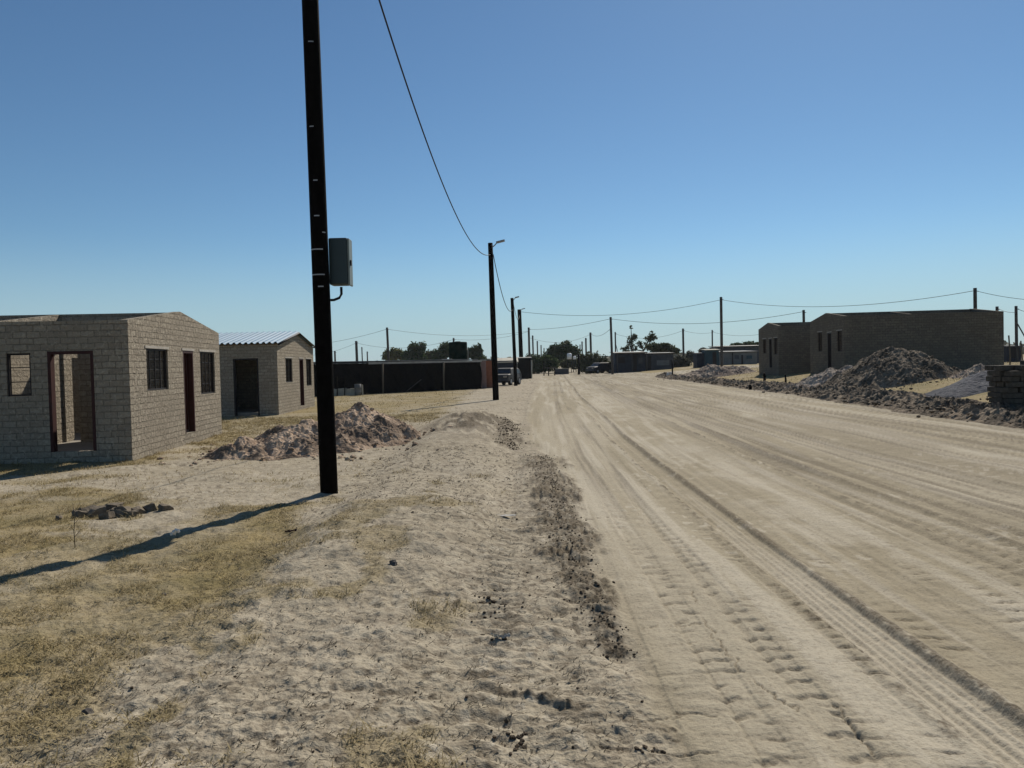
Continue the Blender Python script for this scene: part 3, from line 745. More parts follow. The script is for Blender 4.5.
# ------------------------------------------------------------------ poles and lines
def pole(px_b, px_t, py_t, Y, label, r0=.10, r1=.08, lamp=None, z=None, name='utility_pole', far=False, group=None, extra=0., brace=None):
    b = at(px_b, 360, Y); zb = gz(b[0], Y) if z is None else z
    t = at(px_t, py_t, Y); H = t[2]-zb+extra
    h = empty(name, (b[0], Y, zb)); tag(h, label, 'pole', group)
    dx = (t[0]-b[0])
    m = M['polefar'] if far else M['pole']
    n = 14 if Y < 40 else 8
    mb = MB(); mb.tube([(dx*k/8-.0, 0, -.3+(H+.3)*k/8) for k in range(9)], [r0+(r1-r0)*k/8 for k in range(9)], n); sh = mb.build('pole_shaft', m, h)
    if lamp:
        L, up = lamp; a = MB(); a.tube([(dx, 0, H-.25), (dx+L*.35, -.02, H-.12), (dx+L*.6, -.04, H+up*.5)], .025, 8); a.build('lamp_arm', M['lamp'], h)
        l = MB(); l.box((dx+L*.85, -.06, H+up*.8), (L*.75, .2, .09), Matrix.Rotation(-.22, 4, 'Y'), .025); l.build('lamp_head', M['lamp'], h)
    else:
        c = MB(); c.tube([(dx+r1*.8, 0, H-.25), (dx+r1+.12, 0, H-.25)], .03, 6); c.build('cable_clamp', M['steel'], h)
    if brace:
        c = MB(); c.tube([(dx*.7, 0, H*.72), (brace, .1, -.1)], .05, 6); c.build('brace', m, h)
    return h, np.array([b[0]+dx, Y, zb+H])
GP = 'street light poles along the left side of the road'; GF = 'thin power poles in the distance'
p1, top1 = pole(325.4, 307.8, 0, 9.79, 'tall black wooden pole in the foreground with grey meter box', .113, .101, None, 0., group=GP, extra=3.55)
p2, top2 = pole(495, 490.3, 243, 35.6, 'black street light pole, second from the camera, on the sandy verge', .145, .11, (.55, .06), -.03, group=GP)
p3, top3 = pole(515.3, 512, 298, 59, 'black street light pole right of the parked grey car', .14, .12, (.45, .06), None, group=GP)
p4, top4 = pole(521.5, 519.3, 309.5, 90, 'thick dark street light pole by the small black shed, farthest of the row', .26, .22, (.55, .08), None, group=GP)
# meter box, straps and cable on the first pole
p1x = p1.location.x
def on_pole1(z): return p1x+(top1[0]-p1x)*z/top1[2]
BX = empty('meter_box', (on_pole1(2.98)+.215, 9.97, 2.66)); tag(BX, 'dark grey meter box strapped to the near black pole', 'electrical box')
b = MB(); b.box((-.01, 0, .32), (.24, .20, .60), Matrix.Rotation(R(0), 4, 'Z'), .025); b.build('box_body', M['boxgrey'], BX)
b = MB(); b.box((.123, .0, .31), (.026, .20, .60), None, .012); b.build('box_door', M['boxlight'], BX)
b = MB(); b.box((.143, -.05, .30), (.02, .03, .07), None, .005); b.build('latch', M['steel'], BX)
b = MB(); b.tube([(0.0, 0, .0), (.0, 0, -.09), (-.03, 0, -.14), (-.10, 0, -.165), (-.16, 0, -.165)], .017, 10); b.build('conduit', M['cable'], BX)
for py_, a0, a1 in ((41, -1.75, -1.15), (126, -2.0, -1.5), (180, -1.8, -1.3), (215.5, -1.85, -1.25), (249, -2.7, -1.0), (274.4, -2.6, -.9), (286.4, -1.7, -1.1), (232, -1.0, -.6)):
    z = float(at(318, py_, 9.68)[2])
    b = MB(); c = Vector((on_pole1(z)-p1x, 0, z)); rr_ = .113+(.101-.113)*z/top1[2]+.003
    n = 22
    pts = [(c.x+rr_*math.cos(a0+(a1-a0)*k/n), rr_*math.sin(a0+(a1-a0)*k/n)) for k in range(n+1)]
    for (xa, ya), (xb, yb) in zip(pts[:-1], pts[1:]):
        b.face([(xa, ya, z-.007), (xb, yb, z-.007), (xb, yb, z+.007), (xa, ya, z+.007)])
    b.build('strap', M['strap'], p1)
def cable(name, pts, r, m, label, group=None):
    mb = MB(); P0 = Vector(pts[0]); mb.tube([Vector(p)-P0 for p in pts], r, 6, False); o = mb.build(name, m); o.location = P0
    tag(o, label, 'cable', group); return o
def sag(a, b, s, n=28): 
    a = np.array(a); b = np.array(b)
    return [tuple(a+(b-a)*t+np.array([0, 0, -4*s*t*(1-t)])) for t in np.linspace(0, 1, n)]
GW = 'overhead cables'
# the near cable, surveyed from the picture along the line of the poles
def near_cable():
    A = np.array([top1[0], top1[1]]); B = np.array([top2[0], top2[1]])
    px = [(378.6, 0), (400.6, 64), (421, 125), (437.8, 172.5), (458, 220), (475, 246), (488, 255.4)]; S_ = []; Z_ = []
    for p in px:
        d = _f+(p[0]-512)/F*_r-(p[1]-384)/F*_u
        t, s = np.linalg.solve(np.array([[d[0], -(B-A)[0]], [d[1], -(B-A)[1]]]), A); S_.append(s); Z_.append(CZ+d[2]*t)
    c = np.polyfit(S_, Z_, 3)
    z0 = np.polyval(c, 0.0); print('near cable', S_, Z_, 'z0', z0, top1)
    pts = [(A[0]+(B-A)[0]*s, A[1]+(B-A)[1]*s, np.polyval(c, s)) for s in np.linspace(0, 1, 60)]
    return pts
npts = near_cable()
cable('overhead_cable', npts, .017, M['cable'], 'thick black cable hanging from the near pole to the second street light', GW)
k = 1
cable('overhead_cable', sag((top2[0]+.12, top2[1], npts[-1][2]), (top3[0], top3[1], top3[2]-.9), .95), .02, M['cable'], 'black cable sagging from the second street light to the third', GW)
cable('overhead_cable', sag((top3[0]+.1, top3[1], top3[2]-.4), (top4[0], top4[1], top4[2]-.7), .8), .02, M['cable'], 'short cable between the third and the farthest street light', GW)
far = {}
def fp(key, pxb, pxt, pyt, Y, label, r=.11, **kw):
    o, t = pole(pxb, pxt, pyt, Y, label, r*1.1, r, None, far=True, group=GF, **kw); far[key] = t
fp('A', 389, 387, 327.5, 95, 'thin power pole rising above the green trees behind the black net fence', .14)
fp('B', 357.2, 356.2, 341, 120, 'shorter dark power pole right of the near pole, above the net fence', .2)
fp('C', 335.2, 334.8, 351, 130, 'short power pole end just right of the near pole', .15)
fp('D', 362.5, 361.8, 347, 150, 'thin pale pole right of the shorter dark power pole', .11)
fp('E', 367.5, 367.2, 351.5, 170, 'faint power pole left of the yellowish tree', .14)
fp('F', 454, 453.6, 338, 110, 'power pole sticking up behind the green water tank', .13)
fp('G', 529.5, 528.7, 327.5, 115, 'power pole just right of the farthest street light', .15)
fp('H', 533.5, 532.6, 335.5, 140, 'second thin pole of the row right of the street lights', .14)
fp('I', 537.8, 537.2, 341, 165, 'third thin pole of the row right of the street lights', .14)
fp('J', 541.3, 541, 345, 190, 'fourth thin pole of the row right of the street lights', .14)
fp('K', 544.2, 544, 348, 215, 'fifth and faintest pole of the row right of the street lights', .14)
fp('L', 591.2, 590.4, 332.5, 125, 'power pole right of the dark tree, tallest of its row', .17)
fp('M', 586.3, 585.8, 338, 150, 'second power pole right of the dark tree', .16)
fp('N', 582.4, 582, 341.5, 175, 'third power pole right of the dark tree', .15)
fp('O', 580.2, 580, 344.5, 200, 'fourth and smallest power pole right of the dark tree', .13)
fp('P', 612.3, 610.6, 317, 88, 'tall grey power pole at the left end of the blue shack', .13)
fp('Q', 615.8, 615.2, 332, 120, 'braced thin pole behind the blue shack roof', .11, brace=.1+4.5*.2)
fp('R', 683.6, 683, 328.5, 115, 'power pole above the scrub between the shacks and the teal shed', .15)
fp('S', 712.4, 712.2, 330, 118, 'thin power pole above the teal shed', .11)
fp('T', 721.8, 721, 297, 85, 'tall dark power pole right of the teal shed', .15)
fp('U', 804.4, 803.6, 310, 75, 'pole top showing behind the two right brick houses', .13)
fp('V', 975.8, 975, 288, 60, 'pole rising behind the ridge of the nearer right brick house', .13)
fp('W', 997.6, 997, 306.5, 66, 'short pole top at the right corner of the right brick house', .12)
fp('X', 1016.8, 1016, 306, 62, 'grey pole with slanting brace at the right edge', .11, brace=1.9)
g = lambda q, dz=0.: np.array([far[q][0], far[q][1], far[q][2]-dz])
t4 = top4
lines = [
    (at(280, 346, 118), g('A', .2), .6, 'cable coming in from the left to the pole above the green trees'),
    (g('A', .2), at(529, 331, 113), .75, 'cable running right from the pole above the green trees'),
    (at(300, 356, 118), g('B', .3), .5, 'cable from the left to the shorter dark power pole'),
    (g('B', .3), g('F', .2), 1.0, 'cable between the shorter dark pole and the pole behind the green tank'),
    (g('F', .2), g('G', .6), .5, 'cable from the green tank pole to the pole beside the street lights'),
    (g('G', .3), g('P', .2), .3, 'cable climbing to the tall grey pole by the blue shack'),
    (t4-np.array([0, 0, .25]), g('T', .3), 1.0, 'long cable from the farthest street light to the tall dark right pole'),
    (g('T', .3), g('V', .2), 1.0, 'long sagging cable from the tall dark pole over the right brick houses'),
    (g('V', .2), at(1100, 297, 58), .5, 'cable leaving the picture on the right above the brick house'),
    (g('P', .2), g('U', .15), 0.85, 'cable from the tall grey pole to the pole behind the right houses'),
    (g('L', .2), g('P', 1.3), .6, 'slack cable between the dark tree pole and the tall grey pole'),
    (g('R', .3), g('S', .4), .25, 'cable between the scrub pole and the teal shed pole'),
    (g('Q', .3), g('R', .3), .9, 'cable from the braced thin pole to the scrub pole'),
    (g('S', .3), at(762, 334, 110), .4, 'cable from the teal shed pole towards the farther brick house'),
    (g('G', 1.5), g('L', .3), 1.0, 'lower cable from beside the street lights to the dark tree pole'),
    (g('W', .1), g('X', .5), .15, 'short cable between the two poles at the right edge'),
    (g('X', .2), at(1080, 318, 60), .3, 'thin cable leaving the braced pole at the right edge'),
]
for a, b_, s_, lab in lines:
    cable('overhead_cable', sag(a, b_, s_), .022 if 'long' in lab or 'grey pole' in lab else .018, M['wire'], lab, GW)

# ------------------------------------------------------------------ left: net enclosure, tank, shed, car
def box_obj(par, name, m, px0, px1, py0, py1, Y0, depth, base=None, ang=0., bev=0):
    a = at(px0, py1, Y0); b_ = at(px1, py1, Y0); t = at((px0+px1)/2, py0, Y0); z0 = a[2] if base is None else base
    mb = MB(); mb.box(((a[0]+b_[0])/2, Y0+depth/2, (z0+t[2])/2), (b_[0]-a[0], depth, t[2]-z0), None, bev)
    return mb.build(name, m, par)
def net_fence():
    A = np.array([-13.2, 44.8]); B = np.array([-2.15, 54.0])
    h = empty('net_fence', (A[0], A[1], 0), math.atan2(B[1]-A[1], B[0]-A[0])); L = float(np.hypot(*(B-A)))
    tag(h, 'long black shade net fence with pale top edge across the grass field', 'fence')
    n = 160; V = []
    for i in range(n+1):
        s = L*i/n
        for k in range(9):
            z = -.15+k/8*(2.05+.03*math.sin(s*1.3)); V.append((s, .06*math.sin(s*2.4+k*.5)+.05*math.sin(s*7+k), z))
    Q = [(i*9+k, (i+1)*9+k, (i+1)*9+k+1, i*9+k+1) for i in range(n) for k in range(8)]
    mesh_np('net_panel', V, Q, M['net'], True, parent=h)
    mb = MB(); mb.box((L*.69, -.09, 1.93), (L*.62, .06, .13)); mb.build('top_rail', M['sheetpale'], h)
    mb = MB(); mb.box((L*.19, -.06, 1.96), (L*.38-.05, .06, .06)); mb.build('top_rail', M['greyd'], h)
    for s in (.445*L, .77*L, .01*L):
        m_ = M['timber']
        mb = MB(); mb.tube([(s, -.15, -.2), (s+.03, -.15, 1.9)], .055, 8); mb.build('post', m_, h)
    mb = MB(); mb.tube([(L*.56, -.25, .05), (L*.64, -.3, .8)], .035, 6); mb.build('leaning_plank', M['polefar'], h)
    # roofed area behind: pale sheet slope and return side
    mb = MB(); mb.box((L*.56, 1.8, 2.03), (L*.86, 3.4, .03), Matrix.Rotation(-.02, 4, 'X')); mb.build('roof_sheet', M['sheetpale'], h)
    mb = MB(); mb.box((L*.56, 3.5, .9), (L*.86, .04, 2.1)); mb.build('net_panel', M['net'], h)
    for s in (.135*L, .988*L):
        mb = MB(); mb.box((s, 1.8, .9), (.04, 3.3, 2.1)); mb.build('net_panel', M['net'], h)
    return h
net_fence()
q = at(484, 389, 54.6)
pl = empty('brick_pillar', (q[0], 54.6, gz(q[0], 54.6)))
tag(pl, 'pinkish plastered pillar at the right end of the black net fence', 'pillar')
mb = MB(); mb.box((0, 0, .95), (.36, .36, 2.0), None, .02); mb.build('pillar_body', M['pink'], pl)
mb = MB(); mb.box((0, 0, 1.99), (.44, .44, .08), None, .015); mb.build('cap', M['sheetpale'], pl)
q = at(491, 388, 56)
ow = empty('shack', (q[0], 56, gz(q[0], 56))); tag(ow, 'narrow orange brown panel shack behind the second street light pole', 'shack')
mb = MB(); mb.box((0, 0, .95), (.85, 1.6, 2.0)); mb.build('wall', M['orange'], ow)
mb = MB(); mb.box((0, 0, 2.0), (1.0, 1.8, .06), Matrix.Rotation(.03, 4, 'Y')); mb.build('roof', M['greyd'], ow)
# low whitewashed wall with barrel
q = at(346, 392, 46.5)
h = empty('low_wall', (q[0], 46.5, gz(q[0], 46.5))); tag(h, 'low whitewashed wall stub at the left end of the net fence', 'wall')
mb = MB()
for i in range(8): mb.box((-1.1+i*.25, 0, .14+.012*math.sin(i*2.1)), (.248, .2, .58+.024*math.sin(i*2.1)), None, .004)
mb.build('plastered_blocks', M['white'], h)
for dx in (-.5, -.05):
    mb = MB(); mb.tube([(dx, -.2, -.1), (dx+.05, -.2, 1.2)], .03, 6); mb.build('picket', M['pole'], h)
q = at(358, 392, 46.2)
h = empty('steel_drum', (q[0], 46.2, gz(q[0], 46.2))); tag(h, 'grey drum at the right end of the low white wall', 'drum')
mb = MB(); mb.tube([(0, 0, -.02), (0, 0, .18), (0, 0, .2), (0, 0, .22), (0, 0, .44), (0, 0, .46), (0, 0, .48), (0, 0, .68)], [.2, .2, .212, .2, .2, .212, .2, .2], 18); mb.build('drum_body', M['grey'], h)
mb = MB(); mb.box((.27, .02, .3), (.07, .05, .68), None, .01); mb.build('white_strip', M['white'], h)
# green water tank on a stand
q = at(458.3, 360, 62)
h = empty('water_tank', (q[0], 62, gz(q[0], 62))); tag(h, 'dark green plastic water tank rising above the black net fence', 'water tank')
zt = at(458, 341.5, 62)[2]-gz(q[0], 62)
prof = [(0, .70), (.1, .74), (.42, .74), (.45, .715), (.5, .74), (.82, .74), (.85, .715), (.9, .74), (1.25, .74), (1.28, .715), (1.33, .74), (1.78, .74), (1.85, .70), (1.87, .3), (1.875, .22), (1.91, .22), (1.915, .0)]
mb = MB(); mb.tube([(0, 0, zt-1.9+a) for a, r in prof], [max(r, .01) for a, r in prof], 28); mb.build('tank_body', M['tank'], h)
st = MB()
for i in (-1, 1):
    for j in (-1, 1): st.tube([(i*.6, j*.6, -.1), (i*.6, j*.6, zt-2.0)], .05, 6)
st.box((0, 0, zt-1.95), (1.5, 1.5, .08)); st.build('stand', M['steel'], h)
mb = MB(); mb.tube([(.80, -.1, -.05), (.80, -.1, zt-.75), (.72, -.1, zt-.6)], .03, 6); mb.build('pipe', M['sheetpale'], h)
q = at(447, 359, 58)
h = empty('roof_vent', (q[0], 58, at(447, 361, 58)[2])); tag(h, 'small pale box on a post left of the green water tank', 'box')
mb = MB(); mb.box((0, 0, .08), (.75, .5, .14), None, .02); mb.build('box_body', M['sheetpale'], h)
mb = MB(); mb.tube([(0, 0, -2.0), (0, 0, .02)], .04, 6); mb.build('post', M['timber'], h)
# grey car by the poles
def car(loc, rz, paint, label, L=3.9, W=1.6, Hh=1.42):
    h = empty('parked_car', loc, rz); tag(h, label, 'car', 'parked cars')
    prof = [(-L/2, .35), (-L/2, .72), (-L*.46, .86), (-L*.30, .92), (-L*.18, 1.33), (-L*.12, Hh), (L*.30, Hh), (L*.40, 1.30), (L*.47, .95), (L/2, .80), (L/2, .35)]
    mb = MB(); rows = []
    for y_, sc_, ins in ((-W/2, .93, .0), (-W/2+.10, 1., .0), (W/2-.10, 1., 0), (W/2, .93, 0)):
        row = []
        for (x, z) in prof:
            up = max(0, (z-.9)/.5); yy = y_*(1-.16*up)
            row.append(mb.bm.verts.new((x*(.99 if sc_ < 1 else 1), yy, .35+(z-.35)*(sc_ if z > .5 else 1))))
        rows.append(row)
    n = len(prof)
    for A, B in zip(rows[:-1], rows[1:]):
        for i in range(n): mb.bm.faces.new((A[i], A[(i+1) % n], B[(i+1) % n], B[i]))
    mb.bm.faces.new(rows[0]); mb.bm.faces.new(rows[-1][::-1])
    mb.build('body', paint, h)
    for sg in (-1, 1):
        g_ = MB(); yy = sg*(W/2*.915+.015)
        g_.face([(-L*.25, yy, .93), (L*.42, yy, .93), (L*.34, yy*.93, 1.24), (-L*.16, yy*.93, 1.24)]); g_.build('side_window', M['glass'], h)
        for xx in (-L*.31, L*.31):
            w = MB(); w.tube([(xx, sg*(W/2-.17), .31), (xx, sg*(W/2+.01), .31)], .31, 20); ty = w.build('wheel', M['rubber'], h)
            w = MB(); w.tube([(xx, sg*(W/2), .31), (xx, sg*(W/2+.02), .31)], .18, 14); w.build('rim', M['lamp'], ty)
        l = MB(); l.box((-L/2-.005, sg*(W/2-.28), .70), (.05, .28, .13), None, .015); l.build('headlight', M['white'], h)
    g_ = MB(); g_.face([(-L*.29, -W*.40, .95), (-L*.29, W*.40, .95), (-L*.165, W*.35, 1.31), (-L*.165, -W*.35, 1.31)])
    for v in g_.bm.verts: v.co += Vector((-.03, 0, .012))
    g_.build('windscreen', M['glass'], h)
    g_ = MB(); g_.face([(L*.475, -W*.38, .97), (L*.475, W*.38, .97), (L*.39, W*.35, 1.31), (L*.39, -W*.35, 1.31)])
    for v in g_.bm.verts: v.co += Vector((.03, 0, .01))
    g_.build('rear_window', M['glass'], h)
    b_ = MB(); b_.box((-L/2-.03, 0, .45), (.12, W*.94, .18), None, .03); b_.build('bumper', M['greyd'], h)
    return h
q = at(507, 386, 61.5); car((q[0], 61.8, gz(q[0], 61.8)), R(70), M['carpaint'], 'silver grey car parked between the second and third street lights', 3.2, 1.45, 1.38)
q = at(600, 373, 100); car((q[0], 100, gz(q[0], 100)), R(35), M['carblue'], 'dark blue car parked in front of the hedge left of the shacks', 3.4, 1.6, 1.4)

# ------------------------------------------------------------------ shacks and sheds
def shed(name, label, px0, px1, pyt, Y, depth, m, roofm, door=None, win=None, over=.15, tilt=.03, posts=False, pyb=None, cat='shack', stripes=True, rise=.0):
    x0 = at(px0, 360, Y)[0]; x1 = at(px1, 360, Y)[0]; w = x1-x0; cx = (x0+x1)/2; zb = gz(cx, Y)-.0
    H = at((px0+px1)/2, pyt, Y)[2]-zb
    h = empty(name, (cx, Y, zb)); tag(h, label, cat, 'shacks and sheds in the distance')
    mb = MB(); mb.box((0, depth/2, H/2-.13), (w, depth, H+.2-.06)); 
    mb.build('wall', m, h)
    if stripes:
        mb = MB(); k = int(w/.35)
        for i in range(k+1): mb.box((-w/2+.02+i*(w-.04)/k, -.012, H/2-.1), (.05, .02, H-.1))
        mb.build('sheet_ribs', m, h)
    r_ = MB(); r_.box((0, depth/2-.1, H-.0), (w+2*over, depth+2*over, .07), Matrix.Rotation(tilt, 4, 'X')); r_.build('roof', roofm, h)
    for i, (a, b_, z0, z1) in enumerate(door or []):
        d = MB(); d.box((-w/2+w*(a+b_)/2, -.035, (z0+z1)/2*H), (w*(b_-a), .03, H*(z1-z0))); d.build('door', M['steel'], h)
    for (a, b_, z0, z1, mm) in (win or []):
        d = MB(); d.box((-w/2+w*(a+b_)/2, -.035, (z0+z1)/2*H), (w*(b_-a), .03, H*(z1-z0))); d.build('window', M[mm], h)
    if posts:
        for a in (0.02, .5, .98):
            p = MB(); p.tube([(-w/2+w*a, -1.6, -.1), (-w/2+w*a, -1.6, H-.15)], .05, 6); p.build('post', M['polefar'], h)
        p = MB(); p.box((0, -.9, H-.12), (w+.2, 1.7, .05), Matrix.Rotation(-.05, 4, 'X')); p.build('veranda_roof', roofm, h)
    return h
shed('shed', 'small black shed with white corner post by the farthest street light', 517.5, 531, 357.5, 86, 2.2, M['net'], M['sheetpale'], stripes=False, over=.08)
h = empty('gate_post', (at(531.3, 360, 85.8)[0], 85.8, gz(1.9, 85.8))); tag(h, 'white post at the right corner of the small black shed', 'post')
mb = MB(); mb.tube([(0, 0, -.2), (.03, 0, 2.0)], .07, 8); mb.build('post_shaft', M['white'], h)
mb = MB(); mb.tube([(.03, 0, 2.0), (.03, 0, 2.06)], .09, 8); mb.build('cap', M['white'], h)
shed('shed', 'long low dark blue shed with white roof behind the parked grey car', 495.5, 517, 360, 72, 4, M['blued'], M['white'], over=.12, tilt=.10)
shed('shack', 'dark blue shack with pale flat roof beside the tall grey pole', 615, 645, 352, 97, 4, M['blued'], M['sheetpale'], door=[(.6, .72, .02, .8)], win=[(.1, .32, .45, .75, 'steel'), (.78, .92, .4, .7, 'greyd')], posts=True)
shed('shack', 'dark grey shack with lighter panel right of the blue one', 645.5, 673.5, 352.8, 98, 4, M['greyd'], M['steel'], door=[(.08, .2, .02, .8)], win=[(.4, .85, .25, .55, 'grey')])
shed('shed', 'teal sheet shed with white roof beside the tall dark pole', 706, 719, 349.5, 92, 2, M['teal'], M['white'], door=[(.5, .8, .02, .85)], over=.15, tilt=.05)
shed('shed', 'low dark purple grey shed left of the teal one', 697, 705.5, 353, 93, 2, M['blued'], M['greyd'])
shed('building', 'grey walled building with dark roof left of the farther brick house', 722, 757, 351, 100, 6, M['grey'], M['greyd'], door=[(.28, .32, 0, .9), (.55, .6, 0, .7)], win=[(.36, .48, .4, .7, 'greyd'), (.7, .86, .4, .65, 'teal')], cat='building')
shed('building', 'darker taller building part just behind the grey walled one', 720, 765, 345.5, 112, 6, M['greyd'], M['steel'], cat='building')
shed('building', 'dark container shed behind the fence at the right edge', 1007, 1021, 345.5, 62, 4, M['blued'], M['greyd'], win=[(.15, .85, .25, .85, 'steel')], cat='building')
# timber stall, low wall, tanks under the dark tree
q = at(551, 373, 100)
h = empty('market_stall', (q[0], 100, gz(q[0], 100))); tag(h, 'rough dark timber stall frame at the far end of the road', 'stall')
for i in (-.9, -.3, .5):
    for j in (0, .9):
        mb = MB(); mb.tube([(i, j, -.1), (i+.03, j, 1.9 if i < -.8 else 1.1)], .05, 6); mb.build('post', M['pole'], h)
mb = MB(); mb.box((-.2, .45, 1.0), (1.6, 1.0, .06)); mb.build('counter', M['polefar'], h)
mb = MB(); mb.box((-.2, .0, .25), (1.6, .05, .06)); mb.build('rail', M['polefar'], h)
q = at(562, 372.5, 108)
h = empty('low_wall', (q[0], 108, gz(q[0], 108))); tag(h, 'low grey block wall with white top under the far dark tree', 'wall')
mb = MB(); mb.box((0, 0, .35), (1.9, .25, .8), None, .02); mb.build('wall_body', M['greyd'], h)
mb = MB(); mb.box((0, 0, .79), (1.95, .3, .07), None, .01); mb.build('coping', M['white'], h)
for px, py, w_, hh_, lab in ((569.3, 353.2, .75, .95, 'white tank on a stand under the dark tree, larger one'), (574.5, 356, .5, .55, 'small white tank right of the larger one under the dark tree')):
    q = at(px, py, 122); zg = gz(q[0], 122); zt = q[2]-zg
    h = empty('water_tank', (q[0], 122, zg)); tag(h, lab, 'water tank')
    mb = MB(); mb.tube([(0, 0, zt-hh_), (0, 0, zt-.1), (0, 0, zt)], [w_/2, w_/2, w_/4], 16); mb.build('tank_body', M['bright'], h)
    mb = MB()
    for i in (-1, 1): mb.tube([(i*w_*.4, 0, -.1), (i*w_*.4, 0, zt-hh_)], .05, 6)
    mb.box((0, 0, zt-hh_-.04), (w_, .5, .06)); mb.build('stand', M['steel'], h)
q = at(579, 374, 100)
h = empty('wooden_post', (q[0], 100, gz(q[0], 100))); tag(h, 'thick dark wooden post at the far bend of the road', 'post')
mb = MB(); mb.tube([(0, 0, -.2), (-.02, 0, 2.6)], [.17, .15], 8); mb.build('post_shaft', M['pole'], h)
mb = MB(); mb.tube([(-.02, 0, 2.6), (-.02, 0, 2.66)], [.17, .1], 8); mb.build('post_cap', M['polefar'], h)

# ------------------------------------------------------------------ trees and bushes
def foliage(name, lobes, n, size, m, par, seed, off=(0, 0, 0)):
    rr = np.random.default_rng(seed); P = []
    tot = sum(l[3]*l[4]*l[5] for l in lobes)
    for (cx, cy, cz, rx, ry, rz_) in lobes:
        k = max(8, int(n*rx*ry*rz_/tot))
        clumps = rr.normal(size=(max(6, k//14), 3)); clumps /= np.linalg.norm(clumps, axis=1)[:, None]; clumps *= (rr.random(len(clumps))**.33)[:, None]*.92
        c = clumps[rr.integers(0, len(clumps), k)]+rr.normal(size=(k, 3))*.16
        P.append(c*[rx, ry, rz_]+[cx, cy, cz])
    P = np.concatenate(P); k = len(P)
    a = rr.normal(size=(k, 3)); a /= np.linalg.norm(a, axis=1)[:, None]; b_ = np.cross(a, rr.normal(size=(k, 3))); b_ /= np.linalg.norm(b_, axis=1)[:, None]
    s = size*rr.uniform(.5, 1.3, k)[:, None]
    V = np.stack([P-a*s, P+b_*s*.45, P+a*s, P-b_*s*.45], 1).reshape(-1, 3)
    Q = np.arange(4*k).reshape(-1, 4)
    return mesh_np(name, V, Q, m, False, parent=par)
def tree(label, px, Y, pyt, lobes_px, mats='leaf', n=1800, size=.16, seed=0, name='tree', trunk=True, group='trees beyond the settlement', lean=0, limbs=4):
    """lobes_px: (dx px, py centre, rx px, ry px)"""
    k = Y/F; b_ = at(px, 360, Y); zb = gz(b_[0], Y)
    h = empty(name, (b_[0], Y, zb)); tag(h, label, 'tree' if name != 'bush' else 'bush', group)
    lobes = []
    for dx, py, rx, ry in lobes_px:
        c = at(px+dx, py, Y); lobes.append((c[0]-b_[0], 0, c[2]-zb, rx*k, rx*k*.8, ry*k))
    foliage('crown', lobes, int(n*1.8), size*1.05, M[mats], h, seed)
    rr = random.Random(seed)
    mb = MB(); hb = min(l[2]-l[5]*.4 for l in lobes)
    tr = max(.06, .028*max(l[2]+l[5] for l in lobes))
    cx = sum(l[0] for l in lobes)/len(lobes)
    mb.tube([(0, 0, -.2), (cx*.2, 0, hb*.5), (cx*.5, 0, max(hb, .4))], [tr*1.25, tr, tr*.8], 8)
    for l in lobes: mb.tube([(cx*.5, 0, max(hb, .4)*.95), ((cx*.5+l[0])/2+rr.uniform(-.1, .1), rr.uniform(-.2, .2), (hb+l[2])/2), (l[0], 0, l[2]+l[5]*.3)], [tr*.7, tr*.5, tr*.15], 6)
    mb.build('trunk', M['bark'], h)
    return h
tree('yellow green bushy tree left of the group behind the net fence', 390, 150, 350, [(-2, 356, 6, 6), (6, 354, 7, 6), (13, 357, 6, 6)], 'leafy', 1500, .28, 1)
tree('dark round topped tree behind the net fence, tallest left of the tank', 415, 140, 343, [(0, 351, 8, 8), (5, 347, 6, 5), (-8, 356, 6, 5), (4, 359, 10, 5)], 'leaf', 2200, .26, 2)
tree('olive tree between the tallest dark tree and the green tank', 432, 150, 350, [(-3, 357, 8, 6), (6, 355, 6, 6)], 'leafo', 1200, .28, 3)
tree('dark tree just left of the green water tank', 445, 138, 345, [(0, 350, 8, 7), (-5, 357, 7, 6), (7, 352, 6, 6)], 'leaf', 1800, .26, 4)
tree('dark pointed tree just right of the green water tank', 475, 138, 344, [(0, 351, 5, 7), (4, 350, 4, 6), (-6, 354, 6, 6), (3, 358, 7, 5)], 'leaf', 1500, .25, 5)
tree('dark spreading tree at the far end of the road', 563, 132, 340, [(-8, 351, 8, 6), (2, 348, 7, 7), (10, 351, 7, 6), (4, 344, 3, 4), (-14, 357, 7, 5), (0, 358, 12, 6)], 'leaf', 3600, .24, 6)
tree('dark green bush right of the street light poles', 538, 122, 352, [(-5, 360, 8, 7), (4, 362, 9, 8), (13, 364, 8, 7), (-2, 369, 12, 4)], 'leaf', 2600, .22, 7, name='bush', group='bushes at the far end of the road')
tree('dark low bush between the white tanks and the thick wooden post', 573, 126, 356, [(-6, 364, 7, 5), (3, 364, 7, 5), (9, 367, 5, 4)], 'leafo', 2200, .2, 17, name='bush', group='bushes at the far end of the road')
tree('dense green hedge bush left of the blue shack', 593, 106, 353, [(-11, 361, 5, 8), (-4, 360, 6, 7.5), (4, 360, 6, 7.5), (10, 362, 5, 7), (14, 366, 5, 6), (0, 368, 13, 6)], 'leafo', 3200, .17, 8, name='bush', group='bushes at the far end of the road')
tree('knobbly tree with a tuft on a bare top branch behind the blue shack', 632, 115, 326, [(-1, 327.5, 2.6, 1.8), (1, 338, 5, 4.5), (-2, 343, 4, 4), (2, 348, 3.5, 3.5)], 'leafo', 480, .15, 9)
tree('leaning tree with round top right of the knobbly tree', 642, 116, 331, [(10, 335, 4, 3.5), (7, 339, 5, 3.5), (12, 338, 4, 3), (-1, 345, 5, 4), (-16, 349, 5, 4)], 'leafo', 750, .15, 10)
